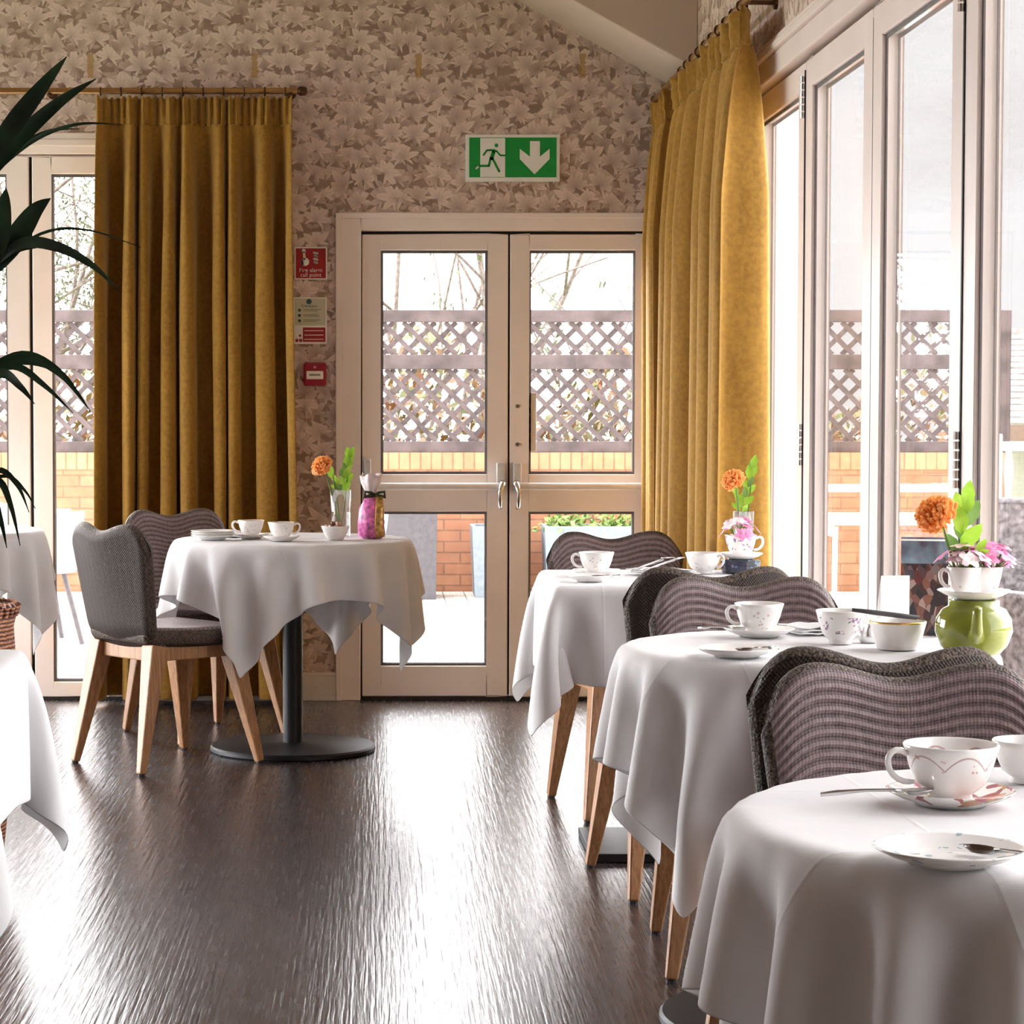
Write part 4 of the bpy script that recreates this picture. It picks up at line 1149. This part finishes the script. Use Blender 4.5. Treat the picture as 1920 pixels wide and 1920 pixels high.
def pincushion(label, x, y, z, head, sprigs, seed, stem0=(0,0,0), R_=.034):
    """orange pincushion flower with leafy sprig; head and sprigs relative to (x,y,z)"""
    rr = random.Random(seed); S = thing('pincushion_flower', label, 'flower', (x, y, z))
    h = Vector(head); d = (h-Vector(stem0)).normalized(); d = (d+Vector((-.5,-.55,0))).normalized()
    b = MB(); b.sphere(h, R_*.42, 12, 8); b.build('flower_core', M['orangec'], S, smooth=True)
    b = MB()
    for i in range(210):
        a = Vector((rr.gauss(0,1), rr.gauss(0,1), rr.gauss(0,1))).normalized()
        if a.dot(d) < -.35: a = a - d*(a.dot(d))*1.6; a.normalize()
        m = h + a*R_*.72; e = h + (a+d*.45).normalized()*R_*rr.uniform(.95, 1.15)
        b.tube([h+a*R_*.3, m, e], [.0014,.0018,.0032], 5)
    b.build('petals', M['orange'], S)
    b = MB(); b.tube([stem0, h*.5+Vector(stem0)*.5+Vector((.004,0,-.006)), h-d*R_*.3], .0026, 6)
    for (bx, by, bz, tx, ty, tz, nl, ln) in sprigs: b.tube([stem0, ((stem0[0]+tx)/2+.003, (stem0[1]+ty)/2, (stem0[2]+tz)/2), (tx, ty, tz)], .0022, 6)
    b.build('stem', M['leafd'], S)
    for (bx, by, bz, tx, ty, tz, nl, ln) in sprigs:
        A = Vector((bx, by, bz)); T = Vector((tx, ty, tz)); ax = (T-A).normalized()
        for i in range(nl):
            f = i/(nl-1) if nl > 1 else 1; c = A.lerp(T, f); t = i*2.4
            u = ax.orthogonal().normalized(); w = ax.cross(u); out = u*math.cos(t)+w*math.sin(t)
            e = (ax*(.75+.5*f)+out*(.8-.45*f)).normalized(); l = ln*rr.uniform(.8, 1.1)
            side = e.cross(Vector((0,1,0))) if abs(e.y) < .9 else Vector((1,0,0))
            b = MB(); b.strip([c, c+e*l*.25, c+e*l*.55, c+e*l*.85, c+e*l], [.001, l*.20, l*.25, l*.13, .0008], side, .25)
            b.build('leaf', M['leaf'] if rr.random() < .75 else M['leafd'], S, smooth=True)
    return S
pincushion('orange pincushion flower with broad green leaves above the green teapot', 1.115, 4.60, zs+.055, (-.040,-.01,.100), [(.0,0,.02, .012,0,.120, 9, .060), (0,0,0,.03,-.01,.035, 4, .042)], 4, (.0,0,-.02), .041)
# white card and printed photo card standing behind
S = thing('menu_card', 'upright card printed with a dark food photograph, left of the green teapot', 'card', (1.135, 4.97, Z0), -.25)
b = MB(); b.bb(-.048, .048, -.0015, .0015, 0, .205); b.build('printed_front', M['photo'], S)
b = MB(); b.X = Matrix.Translation((0,.052,0)) @ Matrix.Rotation(.26, 4, 'X'); b.bb(-.048, .048, -.001, .001, .004, .208); b.build('stand_flap', M['card'], S)
S = thing('white_card', 'blank white folded card left of the printed food photograph card', 'card', (1.066, 4.93, Z0), .12)
b = MB(); b.bb(-.030, .030, -.001, .001, 0, .128); b.build('front_panel', M['card'], S)
b = MB(); b.X = Matrix.Translation((0,.04,0)) @ Matrix.Rotation(.31, 4, 'X'); b.bb(-.030, .030, -.001, .001, 0, .132); b.build('rear_panel', M['card'], S)

def napkin(label, x, y, z, rz, w, d, seed):
    rr = random.Random(seed); b = MB(); n = 14; vs = []
    for lay in range(3):
        base = len(b.v)
        vs = []
        for i in range(n+1):
            for j in range(n+1):
                u = i/n-.5; v = j/n-.5
                zz = .003+lay*.005 + .004*abs(math.sin(u*7+lay*2+seed))*(1-abs(v)) + (.006 if lay == 2 else 0)*max(0, .4-abs(u))
                vs.append((u*w*(1-.08*lay), v*d*(1-.06*lay)+.004*lay, zz))
        b.add(vs, [(i*(n+1)+j, i*(n+1)+j+1, (i+1)*(n+1)+j+1, (i+1)*(n+1)+j) for i in range(n) for j in range(n)])
    o = b.build('napkin', M['linen'], smooth=True, solid=.002, loc=(x, y, z)); o.rotation_euler = (0, 0, rz)
    return tag(o, label, 'napkin', 'folded white napkins')
napkin('folded white napkin on the teapot table behind the violet cup', .915, 5.03, Z0, .3, .12, .12, 1)
# square table by the far window
saucer('saucer under the left teacup on the far square table', .612, 6.70, Z0, .068, M['china'])
cup('white sprigged teacup with its handle left on the far square table', .612, 6.70, SZ, .050, .062, M['china_grey'], PI+.1, None)
saucer('tea plate at the near edge of the far square table', .575, 6.50, Z0, .062, M['china'], 'tea_plate', 'plate')
spoon('teaspoon on the tea plate of the far square table', .60, 6.50, Z0+.008, .1, .06, 0, 'steel')
napkin('folded white napkin under the silver cutlery on the far square table', .80, 6.76, Z0, .5, .17, .14, 2)
for i, (dx, nm, lab) in enumerate(((-.018, 'table_knife', 'silver table knife leaning on the napkin of the far square table'), (.016, 'cake_fork', 'silver cake fork leaning on the napkin of the far square table'))):
    b = MB(); b.tube([(-.05,-.05,.016),(0,0,.030),(.05,.05,.042)], [.004,.0028,.0045], 8, flat=.45); 
    if nm == 'table_knife': b.box((.066,.066,.046), (.05,.012,.0016), PI/4)
    else:
        for k in (-1,0,1): b.tube([(.05+.003*k,.05-.003*k,.042),(.075+.004*k,.075-.004*k,.047)], .0014, 6)
    o = b.build(nm, M['chrome'], smooth=True, loc=(.775+dx, 6.72, Z0)); tag(o, lab, 'cutlery')
cup('white teacup with its handle right near the dark patterned tin', .925, 6.80, Z0, .052, .060, M['china_grey'], -.8, None)
S = thing('patterned_tin', 'low navy patterned tin under the flower saucer on the far square table', 'tin', (1.035, 6.83, Z0), .15)
b = MB(); b.lathe([(0,0),(.050,0),(.054,.003),(.054,.034),(.050,.037),(0,.037)], n=36); b.build('tin_body', M['navy'], S, smooth=True, auto=40)
b = MB(); b.lathe([(.0545,.022),(.056,.023),(.056,.036),(.052,.0385),(0,.0385)], n=36); b.build('lid', M['navy'], S, smooth=True, auto=40)
zt = Z0+.039
saucer('white saucer on the navy patterned tin', 1.035, 6.83, zt, .064, M['china'], gold=False)
cup('white flower cup with a dark sprig standing on the tin saucer', 1.035, 6.83, zt+.0055, .046, .064, M['china_violet'], 0, None)
blossoms('pink and white posy spilling from the cup on the navy tin', 1.030, 6.825, zt+.072, 20, .055, 5, pink=.6, rad=.019)
def glass_vase(label, x, y, z, r, h):
    b = MB(); b.lathe([(0,0),(r*.85,0),(r*.88,.003),(r*.90,h*.5),(r,h),(r-.002,h),(r*.90-.002,h*.5),(r*.84,.008),(0,.008)], n=36)
    o = b.build('glass_vase', M['vglass'], smooth=True, loc=(x, y, z)); return tag(o, label, 'vase', 'clear glass vases')
glass_vase('clear glass vase behind the posy cup on the far square table', 1.060, 6.945, Z0, .030, .17)
pincushion('orange pincushion flower with green sprig standing by the nearer velvet curtain', 1.055, 6.945, Z0+.03, (-.026,-.03,.225), [(0,0,.14, .03,0,.262, 13, .042), (0,0,.13,-.012,.01,.185, 5, .04)], 6, (0,0,0), .034)
# table left of the doors
for k in range(3): saucer(['lowest','middle','topmost'][k]+' white side plate of the stack at the left of the pedestal table', -.585, 8.50, Z0+.0075*k, .078, M['china'], 'side_plate', 'plate', 'stacked side plates')
napkin('folded white napkin behind the stacked side plates', -.53, 8.68, Z0, -.2, .13, .13, 3)
saucer('saucer under the left teacup before the wide curtain', -.452, 8.56, Z0, .066, M['china'])
cup('gilt rimmed teacup with its handle left, before the wide curtain', -.452, 8.56, SZ, .048, .062, M['china_grey'], PI, 'gold')
saucer('saucer under the second teacup on the left pedestal table', -.338, 8.42, Z0, .066, M['china'])
cup('gilt rimmed teacup, right one of two before the wide curtain', -.338, 8.42, SZ, .048, .062, M['china_grey'], .2, 'gold')
b = MB(); b.lathe([(0,.002),(.026,0),(.029,.002),(.040,.02),(.050,.046),(.0505,.049),(.0485,.049),(.038,.02),(.026,.008),(0,.006)], n=40)
o = b.build('sugar_bowl', M['china'], smooth=True, loc=(-.150, 8.50, Z0)); tag(o, 'white bowl heaped with brown sweets beside the orange flower', 'bowl')
rr = random.Random(12)
for i in range(9):
    a = i*2*PI/6; q = .028 if i < 6 else .012
    b = MB(); s = .011; b.X = Matrix.Rotation(rr.uniform(0, 3), 4, 'Z') @ Matrix.Rotation(rr.uniform(-.5, .5), 4, 'X'); b.box((0,0,0), (s*1.7, s*1.4, s*1.2))
    o = b.build('wrapped_sweet', M['choc'] if i % 3 else M['sugar'], bev=.003, loc=(-.150+q*math.cos(a), 8.50+q*math.sin(a), Z0+.046+(.011 if i >= 6 else 0)))
    tag(o, 'small brown sweet heaped in the white bowl by the orange flower', 'sweet', 'brown sweets in the white bowl')
glass_vase('clear glass vase with the orange flower on the table left of the doors', -.134, 8.74, Z0, .039, .168)
pincushion('orange pincushion flower with bright green sprig on the table left of the doors', -.134, 8.74, Z0+.02, (-.062,-.03,.228), [(0,0,.13, .030,0,.262, 16, .05), (0,0,.14,-.03,0,.20, 6, .04)], 8, (0,0,0), .040)
S = thing('gift_bag', 'pink gift bag with dark bow and gold foil beside the glass vase', 'gift', (-.022, 8.58, Z0))
b = MB(); rr = random.Random(4); n = 28
vs = []; prof = [(.034,0),(.046,.012),(.047,.06),(.042,.105),(.030,.135),(.018,.15),(.014,.158)]
for (r, z) in prof:
    for k in range(n):
        a = 2*PI*k/n; q = r*(1+.09*math.sin(5*a+z*60)+.05*math.sin(9*a)); vs.append((q*math.cos(a), q*.8*math.sin(a), z))
b.add(vs, [(i*n+k, i*n+(k+1)%n, (i+1)*n+(k+1)%n, (i+1)*n+k) for i in range(len(prof)-1) for k in range(n)] + [tuple(range(n))[::-1]])
b.build('bag', M['pinksweet'], S, smooth=True)
b = MB(); vs = []; prof = [(.014,.158),(.020,.17),(.032,.20),(.034,.228)]
for (r, z) in prof:
    for k in range(n):
        a = 2*PI*k/n; q = r*(1+.25*math.sin(6*a)*(z-.15)*10); vs.append((q*math.cos(a)-.01*(z-.158)*10*.3, q*.7*math.sin(a), z+.006*math.sin(3*a)))
b.add(vs, [(i*n+k, i*n+(k+1)%n, (i+1)*n+(k+1)%n, (i+1)*n+k) for i in range(len(prof)-1) for k in range(n)])
b.build('frilled_top', M['whitepetal'], S, smooth=True, solid=.001)
b = MB()
for s in (-1, 1):
    b.tube([(.012,-.02,.156),(.012+s*.014,-.03,.165),(.012+s*.034,-.03,.168),(.012+s*.036,-.03,.150),(.012+s*.012,-.026,.153),(.012,-.02,.156)], .0035, 6, flat=2)
b.build('bow', M['ribbon'], S, smooth=True)
b = MB(); b.strip([(.028,-.034,.150),(.030,-.042,.10),(.026,-.044,.05),(.032,-.048,.006)], [.012,.015,.014,.016], (1,0,0), .3); b.build('foil_strip', M['goldfoil'], S, smooth=True, solid=.003)

# ------------------------------------------------------------------ palm in a wicker planter
PX, PY = -1.135, 6.3
S = thing('wicker_planter', 'tall round wicker planter at the left edge holding the palm', 'planter', (PX, PY, 0))
b = MB(); b.lathe([(0,.0),(.13,0),(.14,.01),(.165,.25),(.185,.50),(.175,.66),(.185,.70),(.178,.715),(.165,.70),(.160,.66),(.160,.62),(0,.62)], n=48); b.build('basket', M['wicker'], S, smooth=True)
b = MB()
for k in range(40):
    a = 2*PI*k/40; b.tube([(.182*math.cos(a), .182*math.sin(a), .69),(.190*math.cos(a+.06), .190*math.sin(a+.06), .715),(.176*math.cos(a+.12), .176*math.sin(a+.12), .722)], .006, 6)
b.build('braided_rim', M['wicker'], S, smooth=True)
b = MB(); b.lathe([(0,.64),(.158,.64),(.158,.63),(0,.63)], n=32); b.build('compost', M['soil'], S)
P_ = thing('kentia_palm', 'dark green palm with long drooping leaves at the left picture edge', 'plant', (PX, PY, .64))
def frond(rachis, blades):
    b = MB(); o = Vector((PX, PY, .64))
    pts = [Vector(p)-o for p in rachis]
    b.tube(pts, [.009-.006*i/(len(pts)-1) for i in range(len(pts))], 7)
    for pts, w in blades:
        q = [Vector(p)-o for p in pts]
        # smooth through the control points
        sm = []
        for i in range(len(q)-1):
            p0 = q[max(0,i-1)]; p1 = q[i]; p2 = q[i+1]; p3 = q[min(len(q)-1,i+2)]
            for k in range(6):
                t = k/6; sm.append(.5*((2*p1)+(p2-p0)*t+(2*p0-5*p1+4*p2-p3)*t*t+(3*p1-p0-3*p2+p3)*t**3))
        sm.append(q[-1]); n = len(sm)
        ws = [max(.0012, w*math.sin(PI*min(1, (.06+.94*i/(n-1)))**.75)) for i in range(n)]
        d = sm[-1]-sm[0]; side = d.cross(Vector((.15,1,.1)))
        b.strip(sm, ws, side, .35)
    b.build('frond', M['palm'], P_, smooth=True, fixn=False)
def mirror(bl): return [([(2*PX-x-.0, 2*PY-y, z+.06) for (x, y, z) in p], w) for p, w in bl]
up = [([(-1.06,6.30,1.80),(-.95,6.25,1.955),(-.86,6.21,2.06),(-.797,6.2,2.135)], .026),
      ([(-1.06,6.30,1.79),(-.94,6.30,1.93),(-.83,6.30,2.03),(-.734,6.3,2.092)], .021),
      ([(-1.06,6.33,1.80),(-.92,6.36,1.93),(-.80,6.4,1.985),(-.676,6.4,1.985)], .006),
      ([(-1.07,6.33,1.78),(-.97,6.36,1.90),(-.88,6.4,1.965),(-.789,6.4,1.974)], .007),
      ([(-1.08,6.3,1.82),(-1.04,6.25,2.0),(-1.02,6.22,2.2)], .022)]
mid = [([(-1.05,6.26,1.52),(-.985,6.22,1.66),(-.962,6.2,1.74),(-.955,6.2,1.80)], .034),
       ([(-1.03,6.27,1.57),(-.94,6.22,1.66),(-.88,6.2,1.74),(-.838,6.18,1.772)], .030),
       ([(-1.03,6.28,1.58),(-.92,6.2,1.655),(-.82,6.15,1.648),(-.72,6.12,1.595),(-.655,6.1,1.53)], .015),
       ([(-1.02,6.3,1.60),(-.88,6.3,1.69),(-.76,6.3,1.70),(-.62,6.3,1.655)], .004),
       ([(-1.04,6.27,1.55),(-.95,6.24,1.645),(-.88,6.22,1.66),(-.84,6.2,1.65)], .018)]
low = [([(-1.05,6.3,1.32),(-.93,6.3,1.372),(-.83,6.3,1.325),(-.753,6.3,1.226)], .014),
       ([(-1.05,6.28,1.31),(-.95,6.27,1.345),(-.87,6.27,1.295),(-.795,6.27,1.222)], .010),
       ([(-1.05,6.26,1.30),(-.97,6.23,1.325),(-.92,6.2,1.29),(-.885,6.2,1.245)], .013),
       ([(-1.05,6.3,1.335),(-.93,6.3,1.36),(-.85,6.3,1.34),(-.79,6.3,1.285)], .012)]
bot = [([(-1.06,6.22,1.02),(-.98,6.2,1.075),(-.93,6.2,1.035),(-.901,6.2,.965)], .008),
       ([(-1.06,6.2,1.01),(-.98,6.18,1.05),(-.945,6.18,.985),(-.922,6.18,.88)], .010),
       ([(-1.06,6.2,1.0),(-1.0,6.18,1.02),(-.97,6.17,.95),(-.955,6.17,.875)], .011),
       ([(-1.05,6.22,1.03),(-.96,6.2,1.06),(-.91,6.2,1.02),(-.885,6.2,.975)], .005)]
frond([(PX,PY,.64),(PX+.02,PY,1.2),(-1.08,6.3,1.75),(-1.05,6.3,1.84)], up)
frond([(PX,PY,.64),(PX+.03,PY-.02,1.1),(-1.07,6.27,1.5),(-1.03,6.26,1.6)], mid)
frond([(PX,PY,.64),(PX+.03,PY,.95),(-1.08,6.29,1.25),(-1.04,6.29,1.33)], low)
frond([(PX,PY,.64),(PX+.03,PY-.04,.8),(-1.08,6.22,.97),(-1.05,6.21,1.03)], bot)
frond([(PX,PY,.64),(PX-.02,PY,1.2),(2*PX+1.08,6.3,1.78),(2*PX+1.05,6.3,1.9)], mirror(up))
frond([(PX,PY,.64),(PX-.03,PY+.02,1.1),(2*PX+1.07,6.33,1.55),(2*PX+1.03,6.34,1.66)], mirror(mid))
frond([(PX,PY,.64),(PX-.03,PY,.95),(2*PX+1.08,6.31,1.3),(2*PX+1.04,6.31,1.38)], mirror(low))

# ------------------------------------------------------------------ sky, light, camera
w = bpy.data.worlds.new('sky'); scene.world = w; w.use_nodes = True; nt = w.node_tree; nt.nodes.clear()
out = nt.nodes.new('ShaderNodeOutputWorld'); bg = nt.nodes.new('ShaderNodeBackground'); tc = nt.nodes.new('ShaderNodeTexCoord')
mp = nt.nodes.new('ShaderNodeMapping'); mp.inputs['Scale'].default_value = (1, 1, 3.2); nz = nt.nodes.new('ShaderNodeTexNoise'); nz.inputs['Scale'].default_value = 3.2; nz.inputs['Detail'].default_value = 6; nz.inputs['Roughness'].default_value = .55
rp = nt.nodes.new('ShaderNodeValToRGB'); rp.color_ramp.elements[0].position = .38; rp.color_ramp.elements[0].color = (.79,.77,.785,1); rp.color_ramp.elements[1].position = .62; rp.color_ramp.elements[1].color = (.93,.945,.985,1)
nt.links.new(tc.outputs['Generated'], mp.inputs[0]); nt.links.new(mp.outputs[0], nz.inputs['Vector']); nt.links.new(nz.outputs[0], rp.inputs[0])
# sky strength by direction; raised out of frame, left and right, as interior fill
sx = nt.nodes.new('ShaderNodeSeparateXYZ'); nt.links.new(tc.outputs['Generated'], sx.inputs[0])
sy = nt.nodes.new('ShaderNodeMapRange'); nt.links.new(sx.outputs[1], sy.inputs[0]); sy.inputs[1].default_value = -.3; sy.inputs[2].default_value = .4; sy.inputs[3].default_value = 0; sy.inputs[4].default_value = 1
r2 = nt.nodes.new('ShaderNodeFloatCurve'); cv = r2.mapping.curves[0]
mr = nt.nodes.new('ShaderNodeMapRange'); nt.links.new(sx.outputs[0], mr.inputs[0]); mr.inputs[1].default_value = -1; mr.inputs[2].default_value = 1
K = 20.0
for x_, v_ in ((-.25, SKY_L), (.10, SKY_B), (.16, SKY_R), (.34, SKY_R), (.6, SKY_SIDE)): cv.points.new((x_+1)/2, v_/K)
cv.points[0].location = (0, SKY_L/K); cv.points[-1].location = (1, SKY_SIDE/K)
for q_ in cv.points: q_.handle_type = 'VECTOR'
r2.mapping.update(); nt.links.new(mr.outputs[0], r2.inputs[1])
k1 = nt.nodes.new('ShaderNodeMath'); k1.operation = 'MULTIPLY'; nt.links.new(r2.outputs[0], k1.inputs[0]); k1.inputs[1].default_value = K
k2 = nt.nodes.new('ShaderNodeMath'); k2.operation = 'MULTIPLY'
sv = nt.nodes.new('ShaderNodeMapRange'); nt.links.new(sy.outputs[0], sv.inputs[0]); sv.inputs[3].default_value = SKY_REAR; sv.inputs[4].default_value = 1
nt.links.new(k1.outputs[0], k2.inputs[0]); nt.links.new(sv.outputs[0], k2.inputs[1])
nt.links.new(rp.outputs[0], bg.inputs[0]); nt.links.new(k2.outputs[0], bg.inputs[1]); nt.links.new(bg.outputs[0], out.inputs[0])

def lamp(name, kind, loc, rot, energy, color=(1,1,1), **kw):
    l = bpy.data.lights.new(name, kind); l.energy = energy; l.color = color
    for k, v in kw.items(): setattr(l, k, v)
    o = bpy.data.objects.new(name, l); col.objects.link(o); o.location = loc; o.rotation_euler = rot; return o
d = Vector(SUN_D).normalized()
o = lamp('sun', 'SUN', (0, 0, 8), (0, 0, 0), SUN_E, (1, .96, .90), angle=math.radians(SUN_A)); o.rotation_euler = d.to_track_quat('-Z', 'Y').to_euler()

f = 4500.0
cam = bpy.data.cameras.new('camera'); co = bpy.data.objects.new('camera', cam); col.objects.link(co)
cam.sensor_width = 36; cam.sensor_fit = 'HORIZONTAL'; cam.lens = f/1920*36; cam.shift_x = (960-708)/1920; cam.clip_start = .05; cam.clip_end = 400
co.location = (0, 0, 1.246); co.rotation_euler = (PI/2 - math.atan(203/f), 0, 0)
scene.camera = co
vs_ = scene.view_settings; vs_.view_transform = 'Standard'; vs_.look = 'None'; vs_.gamma = 1; vs_.exposure = EXPO; vs_.use_curve_mapping = False
try:
    scene.cycles.max_bounces = 10; scene.cycles.transparent_max_bounces = 24; scene.cycles.diffuse_bounces = 6; scene.cycles.glossy_bounces = 5
except Exception: pass
